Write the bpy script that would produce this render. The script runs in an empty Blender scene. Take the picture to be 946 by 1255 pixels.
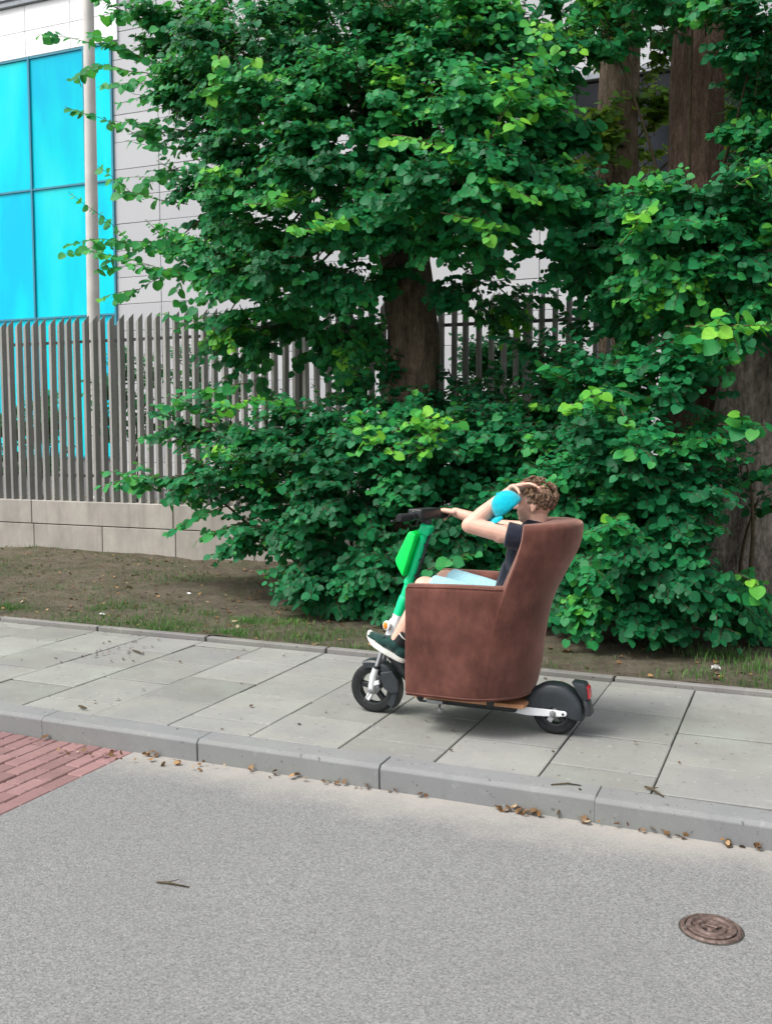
import bpy, bmesh, math, random
import numpy as np
from mathutils import Vector, Matrix

rng = np.random.default_rng(7)
random.seed(7)
SC = bpy.context.scene
COL = SC.collection
R = math.radians

# ------------------------------------------------------------------ camera
H = 1.545                                  # eye height above the pavement
F, CX, CY = 1200.0, 473.0, 627.5           # focal length and centre, photograph pixels
ANG, PITCH = R(66.904), R(-4.598)
f0 = np.array([-math.cos(ANG), math.sin(ANG), 0.0])
c_r = np.array([math.sin(ANG), math.cos(ANG), 0.0])
c_f = f0 * math.cos(PITCH) + np.array([0, 0, math.sin(PITCH)])
c_u = np.cross(c_r, c_f)
CAM = np.array([0.0, 0.0, H])
cam_data = bpy.data.cameras.new('camera')
cam_data.sensor_fit = 'HORIZONTAL'
cam_data.sensor_width = 36.0
cam_data.lens = 36.0 * F / 946.0
cam_data.clip_start = 0.05
cam_data.clip_end = 2000.0
cam = bpy.data.objects.new('camera', cam_data)
COL.objects.link(cam)
cam.matrix_world = Matrix(((c_r[0], c_u[0], -c_f[0], CAM[0]), (c_r[1], c_u[1], -c_f[1], CAM[1]),
                           (c_r[2], c_u[2], -c_f[2], CAM[2]), (0, 0, 0, 1)))
SC.camera = cam

# ------------------------------------------------------------------ sky, sun, exposure
SUN_EL, SUN_AZ = R(56), R(222)             # azimuth measured from +Y towards +X
world = bpy.data.worlds.new('World')
SC.world = world
world.use_nodes = True
wn = world.node_tree.nodes
wl = world.node_tree.links
wn.clear()
w_out = wn.new('ShaderNodeOutputWorld')
w_bg = wn.new('ShaderNodeBackground')
w_sky = wn.new('ShaderNodeTexSky')
w_sky.sky_type = 'NISHITA'
w_sky.sun_disc = False
w_sky.sun_elevation = SUN_EL
w_sky.sun_rotation = SUN_AZ
w_sky.air_density = 1.0
w_sky.dust_density = 4.0
w_sky.ozone_density = 1.0
w_hsv = wn.new('ShaderNodeHueSaturation')
w_hsv.inputs['Saturation'].default_value = 0.30      # thin white overcast
w_bg.inputs['Strength'].default_value = 0.15
wl.new(w_sky.outputs[0], w_hsv.inputs['Color'])
wl.new(w_hsv.outputs[0], w_bg.inputs['Color'])
wl.new(w_bg.outputs[0], w_out.inputs[0])

sun_data = bpy.data.lights.new('sun', 'SUN')
sun_data.energy = 1.5
sun_data.angle = R(20)
sun_data.color = (1.0, 0.96, 0.89)
sun = bpy.data.objects.new('sun', sun_data)
COL.objects.link(sun)
sd = Vector((math.sin(SUN_AZ) * math.cos(SUN_EL), math.cos(SUN_AZ) * math.cos(SUN_EL), math.sin(SUN_EL)))
sun.rotation_euler = sd.to_track_quat('Z', 'Y').to_euler()

SC.view_settings.view_transform = 'Standard'
SC.view_settings.look = 'None'
SC.view_settings.exposure = 0.92
SC.view_settings.gamma = 1.0
SC.view_settings.use_curve_mapping = False


# ------------------------------------------------------------------ helpers
def nrm(v):
    v = np.asarray(v, float)
    return v / (np.linalg.norm(v, axis=-1, keepdims=True) + 1e-12)


def at(px, py, Y):
    """world point on the vertical plane Y seen at a photograph pixel"""
    d = c_f + c_r * (px - CX) / F - c_u * (py - CY) / F
    return CAM + d * (Y / d[1])


def mpp(p):
    return float((np.asarray(p) - CAM) @ c_f) / F


def tag(o, label=None, cat=None, group=None, kind=None):
    if label: o['label'] = label
    if cat: o['category'] = cat
    if group: o['group'] = group
    if kind: o['kind'] = kind
    return o


def empty(name, loc=(0, 0, 0)):
    o = bpy.data.objects.new(name, None)
    o.empty_display_size = 0.1
    o.location = loc
    COL.objects.link(o)
    return o


def wloc(o):
    v = Vector((0, 0, 0))
    while o is not None:
        v = v + o.location
        o = o.parent
    return v


def link(name, me, parent=None, loc=None):
    o = bpy.data.objects.new(name, me)
    COL.objects.link(o)
    if parent is not None:
        o.parent = parent
    if loc is not None:
        o.location = loc
    return o


class MB:
    """collects shapes in world coordinates and links them as one mesh object"""
    def __init__(self):
        self.v, self.f = [], []

    def add(self, vs, fs):
        n = len(self.v)
        self.v.extend([tuple(float(c) for c in p) for p in vs])
        self.f.extend([tuple(i + n for i in q) for q in fs])
        return self

    def box(self, lo, hi):
        x0, y0, z0 = lo; x1, y1, z1 = hi
        return self.add([(x0, y0, z0), (x1, y0, z0), (x1, y1, z0), (x0, y1, z0), (x0, y0, z1), (x1, y0, z1), (x1, y1, z1), (x0, y1, z1)],
                        [(0, 3, 2, 1), (4, 5, 6, 7), (0, 1, 5, 4), (1, 2, 6, 5), (2, 3, 7, 6), (3, 0, 4, 7)])

    def bar(self, p0, p1, w, h, up=(0, 0, 1)):
        """box of section w x h running from p0 to p1"""
        p0, p1 = np.array(p0, float), np.array(p1, float)
        d = nrm(p1 - p0)
        s = nrm(np.cross(d, up)); t = np.cross(s, d)
        vs = []
        for p in (p0, p1):
            for a, b in ((-1, -1), (1, -1), (1, 1), (-1, 1)):
                vs.append(p + s * a * w / 2 + t * b * h / 2)
        return self.add(vs, [(0, 1, 2, 3), (7, 6, 5, 4), (0, 4, 5, 1), (1, 5, 6, 2), (2, 6, 7, 3), (3, 7, 4, 0)])

    def tube(self, pts, rad, seg=10, cap=True):
        pts = [np.array(p, float) for p in pts]
        n = len(pts)
        if not hasattr(rad, '__len__'): rad = [rad] * n
        vs, fs = [], []
        prev = None
        for i in range(n):
            d = nrm(pts[min(i + 1, n - 1)] - pts[max(i - 1, 0)])
            if prev is None:
                a = np.array([0, 0, 1.0]) if abs(d[2]) < 0.9 else np.array([1.0, 0, 0])
                s = nrm(np.cross(d, a))
            else:
                s = nrm(prev - d * (prev @ d))
            prev = s
            t = np.cross(d, s)
            for k in range(seg):
                an = 2 * math.pi * k / seg
                vs.append(pts[i] + (s * math.cos(an) + t * math.sin(an)) * rad[i])
        for i in range(n - 1):
            for k in range(seg):
                k2 = (k + 1) % seg
                fs.append((i * seg + k, i * seg + k2, (i + 1) * seg + k2, (i + 1) * seg + k))
        if cap:
            fs.append(tuple(range(seg))[::-1])
            fs.append(tuple((n - 1) * seg + k for k in range(seg)))
        return self.add(vs, fs)

    def capsule(self, p0, p1, r0, r1, seg=14):
        p0, p1 = np.array(p0, float), np.array(p1, float)
        d = nrm(p1 - p0)
        pts, rad = [], []
        for a in (90, 60, 35, 12):
            pts.append(p0 - d * r0 * math.sin(R(a))); rad.append(max(r0 * math.cos(R(a)), 1e-4))
        pts.append(p0); rad.append(r0); pts.append(p1); rad.append(r1)
        for a in (12, 35, 60, 90):
            pts.append(p1 + d * r1 * math.sin(R(a))); rad.append(max(r1 * math.cos(R(a)), 1e-4))
        return self.tube(pts, rad, seg)

    def ball(self, c, r, seg=18, rings=12, rot=None):
        c = np.array(c, float); r = np.array(r, float) * np.ones(3)
        vs, fs = [], []
        for i in range(1, rings):
            th = math.pi * i / rings
            for k in range(seg):
                ph = 2 * math.pi * k / seg
                vs.append([math.sin(th) * math.cos(ph), math.sin(th) * math.sin(ph), math.cos(th)])
        vs.append([0, 0, 1]); vs.append([0, 0, -1])
        vs = np.array(vs) * r
        if rot is not None: vs = vs @ np.array(rot).T
        vs = vs + c
        for i in range(rings - 2):
            for k in range(seg):
                k2 = (k + 1) % seg
                fs.append((i * seg + k, (i + 1) * seg + k, (i + 1) * seg + k2, i * seg + k2))
        T = (rings - 1) * seg
        for k in range(seg):
            k2 = (k + 1) % seg
            fs.append((T, k, k2)); fs.append((T + 1, (rings - 2) * seg + k2, (rings - 2) * seg + k))
        return self.add(vs, fs)

    def lathe(self, c, axis, prof, seg=28, closed=False):
        """prof: (distance along axis, radius) pairs"""
        c = np.array(c, float); axis = nrm(axis)
        a = np.array([0, 0, 1.0]) if abs(axis[2]) < 0.9 else np.array([1.0, 0, 0])
        s = nrm(np.cross(axis, a)); t = np.cross(axis, s)
        vs, fs = [], []
        n = len(prof)
        for h, r in prof:
            for k in range(seg):
                an = 2 * math.pi * k / seg
                vs.append(c + axis * h + (s * math.cos(an) + t * math.sin(an)) * r)
        for i in range(n if closed else n - 1):
            j = (i + 1) % n
            for k in range(seg):
                k2 = (k + 1) % seg
                fs.append((i * seg + k, j * seg + k, j * seg + k2, i * seg + k2))
        if not closed:
            fs.append(tuple(range(seg))); fs.append(tuple((n - 1) * seg + k for k in range(seg))[::-1])
        return self.add(vs, fs)

    def prism(self, poly, y0, y1):
        """polygon in (x, z) pulled along y"""
        n = len(poly)
        vs = [(x, y0, z) for x, z in poly] + [(x, y1, z) for x, z in poly]
        fs = [tuple(range(n)), tuple(range(n, 2 * n))[::-1]]
        for i in range(n):
            j = (i + 1) % n
            fs.append((i, i + n, j + n, j))
        return self.add(vs, fs)

    def build(self, name, m, parent=None, bevel=0, seg=2, smooth=False, origin=None):
        o0 = wloc(parent) if parent is not None else Vector((0, 0, 0))
        if origin is not None: o0 = o0 + Vector(origin)
        me = bpy.data.meshes.new(name)
        me.from_pydata([tuple(Vector(p) - o0) for p in self.v], [], self.f)
        bm = bmesh.new(); bm.from_mesh(me)
        bmesh.ops.recalc_face_normals(bm, faces=bm.faces)
        if bevel:
            es = [e for e in bm.edges if len(e.link_faces) == 2 and e.calc_face_angle(0) > R(28)]
            bmesh.ops.bevel(bm, geom=es, offset=bevel, segments=seg, profile=0.5, affect='EDGES', clamp_overlap=True)
        bm.to_mesh(me); bm.free()
        if smooth:
            me.polygons.foreach_set('use_smooth', [True] * len(me.polygons))
            if smooth != 'all':
                me.set_sharp_from_angle(angle=R(38))
        if m is not None: me.materials.append(m)
        return link(name, me, parent, Vector(origin) if origin is not None else None)

    def fuse(self, name, m, parent=None, voxel=0.005, smooth=4):
        """voxel-fuse the shapes into one continuous skin"""
        o0 = wloc(parent) if parent is not None else Vector((0, 0, 0))
        me = bpy.data.meshes.new('raw')
        me.from_pydata([tuple(Vector(p) - o0) for p in self.v], [], self.f)
        bm = bmesh.new(); bm.from_mesh(me)
        bmesh.ops.recalc_face_normals(bm, faces=bm.faces)
        bm.to_mesh(me); bm.free()
        t = bpy.data.objects.new('raw', me); COL.objects.link(t)
        md = t.modifiers.new('r', 'REMESH'); md.mode = 'VOXEL'; md.voxel_size = voxel
        if smooth:
            ms = t.modifiers.new('s', 'SMOOTH'); ms.factor = 0.5; ms.iterations = smooth
        dg = bpy.context.evaluated_depsgraph_get()
        out = bpy.data.meshes.new_from_object(t.evaluated_get(dg))
        bpy.data.objects.remove(t); bpy.data.meshes.remove(me)
        out.name = name
        out.polygons.foreach_set('use_smooth', [True] * len(out.polygons))
        out.materials.clear(); out.materials.append(m)
        return link(name, out, parent)


# ------------------------------------------------------------------ materials
class NT:
    def __init__(self, name):
        self.m = bpy.data.materials.new(name)
        self.m.use_nodes = True
        self.t = self.m.node_tree
        self.b = self.t.nodes['Principled BSDF']
        self.out = self.t.nodes['Material Output']

    def n(self, kind, **kw):
        nd = self.t.nodes.new(kind)
        for k, v in kw.items():
            if hasattr(nd, k) and not k[0].isupper():
                setattr(nd, k, v)
        return nd

    def l(self, a, b):
        self.t.links.new(a, b)

    def coord(self, kind='Object'):
        return self.n('ShaderNodeTexCoord').outputs[kind]

    def pos(self):
        return self.n('ShaderNodeNewGeometry').outputs['Position']

    def noise(self, src, scale, detail=4, rough=0.55, vec_scale=None):
        if vec_scale is not None:
            mp = self.n('ShaderNodeMapping'); mp.inputs['Scale'].default_value = vec_scale
            self.l(src, mp.inputs['Vector']); src = mp.outputs[0]
        t = self.n('ShaderNodeTexNoise')
        t.inputs['Scale'].default_value = scale
        t.inputs['Detail'].default_value = detail
        t.inputs['Roughness'].default_value = rough
        self.l(src, t.inputs['Vector'])
        return t.outputs['Fac']

    def voro(self, src, scale, out='Color'):
        t = self.n('ShaderNodeTexVoronoi'); t.inputs['Scale'].default_value = scale
        self.l(src, t.inputs['Vector'])
        return t.outputs[out]

    def ramp(self, fac, stops, interp='LINEAR'):
        t = self.n('ShaderNodeValToRGB')
        t.color_ramp.interpolation = interp
        el = t.color_ramp.elements
        while len(el) < len(stops): el.new(0.5)
        for e, (p, c) in zip(el, stops):
            e.position = p
            e.color = (*c, 1) if hasattr(c, '__len__') else (c, c, c, 1)
        self.l(fac, t.inputs['Fac'])
        return t.outputs['Color']

    def mix(self, fac, a, b, mode='MIX'):
        t = self.n('ShaderNodeMix'); t.data_type = 'RGBA'; t.blend_type = mode
        for s, v in ((t.inputs[0], fac), (t.inputs[6], a), (t.inputs[7], b)):
            if hasattr(v, 'is_linked'): self.l(v, s)
            elif hasattr(v, '__len__'): s.default_value = (*v, 1)
            else: s.default_value = v
        return t.outputs[2]

    def math(self, op, a, b=0.5):
        t = self.n('ShaderNodeMath'); t.operation = op
        for s, v in ((t.inputs[0], a), (t.inputs[1], b)):
            if hasattr(v, 'is_linked'): self.l(v, s)
            else: s.default_value = v
        return t.outputs[0]

    def base(self, c, rough=0.7, spec=0.3, metal=0.0):
        if hasattr(c, 'is_linked'): self.l(c, self.b.inputs['Base Color'])
        else: self.b.inputs['Base Color'].default_value = (*c, 1)
        if hasattr(rough, 'is_linked'): self.l(rough, self.b.inputs['Roughness'])
        else: self.b.inputs['Roughness'].default_value = rough
        self.b.inputs['Specular IOR Level'].default_value = spec
        self.b.inputs['Metallic'].default_value = metal
        return self

    def bump(self, h, strength=0.3, dist=0.01):
        t = self.n('ShaderNodeBump')
        t.inputs['Strength'].default_value = strength
        t.inputs['Distance'].default_value = dist
        self.l(h, t.inputs['Height'])
        self.l(t.outputs[0], self.b.inputs['Normal'])
        return self


def simple(name, c, rough=0.6, spec=0.3, metal=0.0, var=0.12, scale=12, bump=0.0):
    """plain surface with slight uneven tone and micro relief"""
    k = NT(name)
    p = k.coord()
    n1 = k.noise(p, scale, 5)
    lo = tuple(x * (1 - var) for x in c); hi = tuple(min(1, x * (1 + var)) for x in c)
    k.base(k.ramp(n1, [(0.3, lo), (0.7, hi)]), rough, spec, metal)
    if bump: k.bump(k.noise(p, scale * 12, 3), bump, 0.002)
    return k.m


M = {}


def mat_asphalt():
    k = NT('asphalt'); p = k.pos()
    agg = k.voro(p, 170)                                   # stone chips
    sep = k.n('ShaderNodeSeparateColor'); k.l(agg, sep.inputs[0])
    chips = k.ramp(sep.outputs[0], [(0.0, (0.045, 0.046, 0.047)), (0.18, (0.112, 0.114, 0.114)), (0.6, (0.182, 0.185, 0.184)), (1.0, (0.30, 0.302, 0.298))])
    fine = k.noise(p, 420, 2)
    c = k.mix(k.ramp(fine, [(0.35, 0.0), (0.7, 1.0)]), chips, (0.205, 0.207, 0.204))
    big = k.noise(p, 1.1, 5, 0.6)
    c = k.mix(k.ramp(big, [(0.35, 0.30), (0.7, 0.0)]), c, (0.14, 0.14, 0.138))
    fleck = k.noise(p, 120, 4, 0.6)
    c = k.mix(k.ramp(fleck, [(0.57, 0.0), (0.68, 0.4)]), c, (0.085, 0.087, 0.09))
    c = k.mix(k.ramp(fleck, [(0.30, 0.35), (0.40, 0.0)]), c, (0.34, 0.342, 0.338))
    spots = k.noise(p, 38, 3)
    c = k.mix(k.ramp(spots, [(0.68, 0.0), (0.74, 0.4)]), c, (0.10, 0.10, 0.10))
    # dusty sand gathered along the kerb
    sx = k.n('ShaderNodeSeparateXYZ'); k.l(p, sx.inputs[0])
    wob = k.math('ADD', sx.outputs['Y'], k.math('MULTIPLY', k.noise(p, 3.0, 6, 0.65), 0.5))
    dust = k.ramp(wob, [(0.0, 0.0), (1.0, 0.0)])
    mr = k.n('ShaderNodeMapRange'); k.l(wob, mr.inputs['Value'])
    mr.inputs['From Min'].default_value = 3.97; mr.inputs['From Max'].default_value = 4.32
    mr.inputs['To Max'].default_value = 0.75
    c = k.mix(mr.outputs[0], c, (0.34, 0.32, 0.29))
    k.base(c, 0.85, 0.25)
    h = k.mix(0.5, sep.outputs[1], fine)
    k.bump(h, 0.5, 0.004)
    return k.m


def mat_slab(name, c, var=0.16, rnd=0.25):
    k = NT(name); p = k.pos()
    info = k.n('ShaderNodeObjectInfo')
    a = tuple(x * (1 - var) for x in c); b = tuple(x * (1 + var) for x in c)
    col = k.ramp(k.noise(p, 2.6, 6, 0.62), [(0.3, a), (0.72, b)])
    tone = k.ramp(info.outputs['Random'], [(0.0, 1 - rnd), (1.0, 1.0)])
    col = k.mix(1.0, col, tone, 'MULTIPLY')
    grain = k.noise(p, 240, 3)
    col = k.mix(k.ramp(grain, [(0.3, 0.35), (0.6, 0.0)]), col, tuple(x * 0.55 for x in c))
    stain = k.noise(p, 7.5, 5, 0.7)
    col = k.mix(k.ramp(stain, [(0.58, 0.0), (0.75, 0.4)]), col, tuple(x * 0.5 for x in c))
    hue = k.noise(p, 1.3, 3)
    col = k.mix(k.ramp(hue, [(0.40, 0.22), (0.55, 0.0)]), col, (c[0] * 0.95, c[1] * 0.92, c[2] * 1.12))
    col = k.mix(k.ramp(hue, [(0.55, 0.0), (0.70, 0.25)]), col, (c[0] * 0.86, c[1] * 1.02, c[2] * 0.92))
    speck = k.noise(p, 30, 4, 0.6, (1, 1, 1))
    col = k.mix(k.ramp(speck, [(0.64, 0.0), (0.69, 0.65)]), col, (0.06, 0.06, 0.055))
    lite = k.noise(p, 17, 5, 0.65)
    col = k.mix(k.ramp(lite, [(0.60, 0.0), (0.70, 0.4)]), col, tuple(min(1, x * 1.45) for x in c))
    k.base(col, 0.82, 0.25).bump(grain, 0.25, 0.002)
    return k.m


def mat_soil():
    k = NT('soil'); p = k.pos()
    c = k.ramp(k.noise(p, 5.5, 8, 0.68), [(0.25, (0.075, 0.064, 0.047)), (0.5, (0.155, 0.133, 0.10)), (0.8, (0.235, 0.205, 0.158))])
    c = k.mix(k.ramp(k.noise(p, 90, 3), [(0.45, 0.0), (0.7, 0.5)]), c, (0.15, 0.125, 0.095))
    g = k.noise(p, 1.7, 6, 0.65)
    c = k.mix(k.ramp(g, [(0.48, 0.0), (0.66, 0.55)]), c, (0.068, 0.095, 0.042))
    c = k.mix(k.ramp(k.noise(p, 28, 6, 0.7), [(0.54, 0.0), (0.64, 0.5)]), c, (0.045, 0.038, 0.028))
    k.base(c, 0.95, 0.1).bump(k.noise(p, 38, 8, 0.75), 1.0, 0.05)
    return k.m


def mat_bark(name, dark, light, sc=1.0):
    k = NT(name); p = k.pos()
    ridg = k.noise(p, 17 * sc, 7, 0.7, (1, 1, 0.26))
    plate = k.noise(p, 36 * sc, 5, 0.65, (1, 1, 0.5))
    c = k.ramp(ridg, [(0.3, dark), (0.5, tuple((a + b) / 2 for a, b in zip(dark, light))), (0.72, light)])
    c = k.mix(k.ramp(plate, [(0.35, 0.6), (0.6, 0.0)]), c, dark)
    c = k.mix(k.ramp(k.noise(p, 2.2, 4), [(0.55, 0.0), (0.75, 0.35)]), c, (0.07, 0.085, 0.045))
    k.base(c, 0.93, 0.12).bump(k.mix(0.4, ridg, plate), 1.0, 0.06)
    return k.m


def mat_leaf(name, stops, trans=(0.12, 0.42, 0.04), tw=0.38):
    k = NT(name)
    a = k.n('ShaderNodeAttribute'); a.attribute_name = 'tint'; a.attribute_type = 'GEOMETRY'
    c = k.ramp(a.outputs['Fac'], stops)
    p = k.pos()
    c = k.mix(k.ramp(k.noise(p, 60, 2), [(0.3, 0.25), (0.7, 0.0)]), c, tuple(x * 0.6 for x in stops[0][1]))
    k.base(c, 0.5, 0.22)
    tr = k.n('ShaderNodeBsdfTranslucent')
    tc = k.mix(0.55, c, trans)
    k.l(tc, tr.inputs['Color'])
    ms = k.n('ShaderNodeMixShader'); ms.inputs[0].default_value = tw
    k.l(k.b.outputs[0], ms.inputs[1]); k.l(tr.outputs[0], ms.inputs[2])
    k.l(ms.outputs[0], k.out.inputs['Surface'])
    return k.m


def mat_suede():
    k = NT('brown_suede'); p = k.pos()
    brush = k.noise(p, 6, 6, 0.6, (1.1, 1.1, 0.9))
    c = k.ramp(brush, [(0.30, (0.060, 0.023, 0.018)), (0.5, (0.103, 0.039, 0.030)), (0.70, (0.165, 0.067, 0.051))])
    str_ = k.noise(p, 34, 6, 0.65, (1.0, 1.0, 0.35))
    c = k.mix(k.ramp(str_, [(0.5, 0.0), (0.75, 0.4)]), c, (0.17, 0.07, 0.05))
    c = k.mix(k.ramp(k.noise(p, 3.1, 4), [(0.52, 0.0), (0.7, 0.45)]), c, (0.05, 0.021, 0.017))
    k.base(c, 0.9, 0.15)
    k.b.inputs['Sheen Weight'].default_value = 0.55
    k.b.inputs['Sheen Roughness'].default_value = 0.45
    k.b.inputs['Sheen Tint'].default_value = (0.85, 0.55, 0.45, 1)
    k.bump(k.mix(0.3, brush, k.noise(p, 400, 2)), 0.25, 0.006)
    return k.m


def mat_facade():
    k = NT('facade_panel'); p = k.pos()
    info = k.n('ShaderNodeObjectInfo')
    c = k.ramp(info.outputs['Random'], [(0.0, (0.39, 0.395, 0.415)), (1.0, (0.45, 0.455, 0.47))])
    c = k.mix(k.ramp(k.noise(p, 0.9, 5, 0.6, (1, 1, 0.35)), [(0.45, 0.0), (0.75, 0.25)]), c, (0.45, 0.46, 0.48))
    k.base(c, 0.5, 0.3)
    return k.m


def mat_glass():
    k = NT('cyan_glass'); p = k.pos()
    tint = k.ramp(k.noise(p, 0.8, 4, 0.5, (1.3, 1, 0.35)), [(0.36, (0.0, 0.72, 0.98)), (0.5, (0.0, 0.92, 1.0)), (0.66, (0.04, 1.0, 1.0))])  # soft vertical bands imitate reflections, painted into the pane colour
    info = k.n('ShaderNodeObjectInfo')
    tint = k.mix(1.0, tint, k.ramp(info.outputs['Random'], [(0.0, 0.84), (1.0, 1.0)]), 'MULTIPLY')  # pane-to-pane brightness adds to the painted reflections
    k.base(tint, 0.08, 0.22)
    tr = k.n('ShaderNodeBsdfTransparent'); tr.inputs[0].default_value = (0.02, 0.82, 0.98, 1)
    ms = k.n('ShaderNodeMixShader'); ms.inputs[0].default_value = 0.40
    k.l(k.b.outputs[0], ms.inputs[1]); k.l(tr.outputs[0], ms.inputs[2])
    k.l(ms.outputs[0], k.out.inputs['Surface'])
    return k.m


def mat_wood():
    k = NT('plywood'); p = k.pos()
    c = k.ramp(k.noise(p, 30, 5, 0.6, (0.15, 1, 3)), [(0.3, (0.33, 0.15, 0.07)), (0.7, (0.52, 0.27, 0.14))])
    k.base(c, 0.6, 0.3)
    return k.m


def mat_fence():
    k = NT('fence_paint'); p = k.pos()
    c = k.ramp(k.noise(p, 2.2, 6, 0.65, (1, 1, 0.35)), [(0.3, (0.25, 0.25, 0.237)), (0.7, (0.385, 0.375, 0.35))])
    info = k.n('ShaderNodeObjectInfo')
    c = k.mix(1.0, c, k.ramp(info.outputs['Random'], [(0.0, 0.74), (1.0, 1.0)]), 'MULTIPLY')
    c = k.mix(k.ramp(k.noise(p, 22, 4), [(0.6, 0.0), (0.78, 0.5)]), c, (0.09, 0.085, 0.08))
    k.base(c, 0.55, 0.4)
    return k.m


def mat_concrete(name, c):
    k = NT(name); p = k.pos()
    info = k.n('ShaderNodeObjectInfo')
    col = k.ramp(k.noise(p, 3.2, 7, 0.66, (1, 1, 0.6)), [(0.28, tuple(x * 0.72 for x in c)), (0.7, tuple(x * 1.12 for x in c))])
    drip = k.noise(p, 4.5, 5, 0.6, (2.2, 1, 0.22))
    col = k.mix(k.ramp(drip, [(0.52, 0.0), (0.72, 0.5)]), col, tuple(x * 0.55 for x in c))
    col = k.mix(1.0, col, k.ramp(info.outputs['Random'], [(0.0, 0.88), (1.0, 1.0)]), 'MULTIPLY')
    g = k.noise(p, 160, 3)
    k.base(col, 0.85, 0.2).bump(g, 0.2, 0.003)
    return k.m


def mat_hair():
    k = NT('brown_hair'); p = k.pos()
    c = k.ramp(k.noise(p, 55, 3), [(0.3, (0.075, 0.040, 0.022)), (0.55, (0.14, 0.082, 0.046)), (0.8, (0.24, 0.15, 0.09))])
    k.base(c, 0.5, 0.4)
    return k.m


def mat_skin():
    k = NT('skin'); p = k.pos()
    c = k.ramp(k.noise(p, 14, 4), [(0.3, (0.60, 0.33, 0.25)), (0.7, (0.70, 0.43, 0.33))])
    k.base(c, 0.5, 0.35)
    k.b.inputs['Subsurface Weight'].default_value = 0.15
    k.b.inputs['Subsurface Radius'].default_value = (0.02, 0.008, 0.004)
    k.b.inputs['Subsurface Scale'].default_value = 0.3
    return k.m


def mat_cloth(name, c, sc=40, var=0.25):
    k = NT(name); p = k.pos()
    n1 = k.noise(p, sc, 4)
    col = k.ramp(n1, [(0.3, tuple(x * (1 - var) for x in c)), (0.7, tuple(min(1, x * (1 + var)) for x in c))])
    k.base(col, 0.9, 0.15)
    k.b.inputs['Sheen Weight'].default_value = 0.2
    k.bump(k.noise(p, 22, 5, 0.6), 0.5, 0.012)
    return k.m


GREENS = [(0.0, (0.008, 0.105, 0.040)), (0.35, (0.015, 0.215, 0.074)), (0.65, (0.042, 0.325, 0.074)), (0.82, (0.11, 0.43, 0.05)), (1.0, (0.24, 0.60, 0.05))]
M['asphalt'] = mat_asphalt()
M['slab'] = mat_slab('paving_slab', (0.262, 0.265, 0.243))
M['kerb'] = mat_slab('kerb_stone', (0.212, 0.218, 0.212), 0.12, 0.12)
M['edging'] = mat_slab('edging_stone', (0.21, 0.205, 0.19), 0.2, 0.2)
M['brick'] = mat_slab('red_paver', (0.265, 0.155, 0.15), 0.16, 0.3)
M['joint'] = simple('joint_dirt', (0.06, 0.056, 0.048), 0.95, 0.1, var=0.4, scale=30)
M['soil'] = mat_soil()
M['bark'] = mat_bark('lime_bark', (0.07, 0.052, 0.036), (0.30, 0.225, 0.16))
M['bark_red'] = mat_bark('reddish_bark', (0.11, 0.068, 0.052), (0.38, 0.25, 0.195), 1.3)
M['bark_pale'] = mat_bark('pale_furrowed_bark', (0.085, 0.07, 0.058), (0.54, 0.46, 0.39), 0.8)
M['twig'] = simple('twig_bark', (0.075, 0.058, 0.035), 0.85, 0.15, var=0.3, scale=40)
M['leaf'] = mat_leaf('lime_leaf', GREENS)
M['leaf_yellow'] = mat_leaf('yellowish_leaf', [(0.0, (0.02, 0.08, 0.015)), (0.4, (0.05, 0.17, 0.025)), (0.8, (0.15, 0.31, 0.035)), (1.0, (0.38, 0.48, 0.05))], (0.3, 0.4, 0.03), 0.35)  # bright yellow-green stops put the backlight into the leaf colour
M['grass'] = mat_leaf('grass_blade', [(0.0, (0.03, 0.075, 0.02)), (0.5, (0.06, 0.17, 0.035)), (0.85, (0.11, 0.24, 0.05)), (1.0, (0.30, 0.27, 0.12))], (0.1, 0.3, 0.03), 0.2)
M['litter'] = mat_leaf('dry_leaf', [(0.0, (0.055, 0.035, 0.02)), (0.5, (0.17, 0.095, 0.045)), (0.8, (0.36, 0.22, 0.10)), (1.0, (0.48, 0.38, 0.25))], (0.3, 0.2, 0.08), 0.1)
M['fence'] = mat_fence()
M['rail'] = simple('fence_rail_metal', (0.17, 0.17, 0.165), 0.5, 0.4, var=0.2)
M['plinth'] = mat_concrete('plinth_concrete', (0.37, 0.345, 0.31))
M['facade'] = mat_facade()
M['band'] = simple('white_render', (0.80, 0.80, 0.82), 0.6, 0.3, var=0.04, scale=1.5)
M['facade_core'] = simple('facade_joint', (0.16, 0.16, 0.17), 0.8, 0.2)
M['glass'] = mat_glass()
M['blind'] = simple('window_blind', (0.20, 0.27, 0.32), 0.8, 0.2, var=0.06, scale=2)
M['mullion'] = simple('blue_mullion', (0.03, 0.20, 0.28), 0.4, 0.4, var=0.1)
M['louvre'] = simple('louvre_metal', (0.22, 0.24, 0.26), 0.45, 0.4, 0.3, var=0.1)
M['dark_glass'] = simple('dark_glass', (0.012, 0.014, 0.018), 0.12, 0.2, var=0.2, scale=0.6)
M['pole'] = simple('pole_paint', (0.50, 0.48, 0.45), 0.5, 0.35, var=0.12, scale=3)
M['suede'] = mat_suede()
M['tyre'] = simple('tyre_rubber', (0.018, 0.019, 0.02), 0.75, 0.25, var=0.3, scale=60, bump=0.2)
M['black'] = simple('black_plastic', (0.016, 0.018, 0.02), 0.42, 0.4, var=0.2, scale=30, bump=0.1)
M['fender'] = simple('fender_plastic', (0.026, 0.032, 0.038), 0.38, 0.45, var=0.2, scale=20, bump=0.08)
M['grey_metal'] = simple('grey_metal', (0.32, 0.33, 0.34), 0.35, 0.5, 0.7, var=0.15, scale=30)
M['white_metal'] = simple('white_paint', (0.74, 0.76, 0.77), 0.35, 0.4, var=0.06, scale=25)
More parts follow.
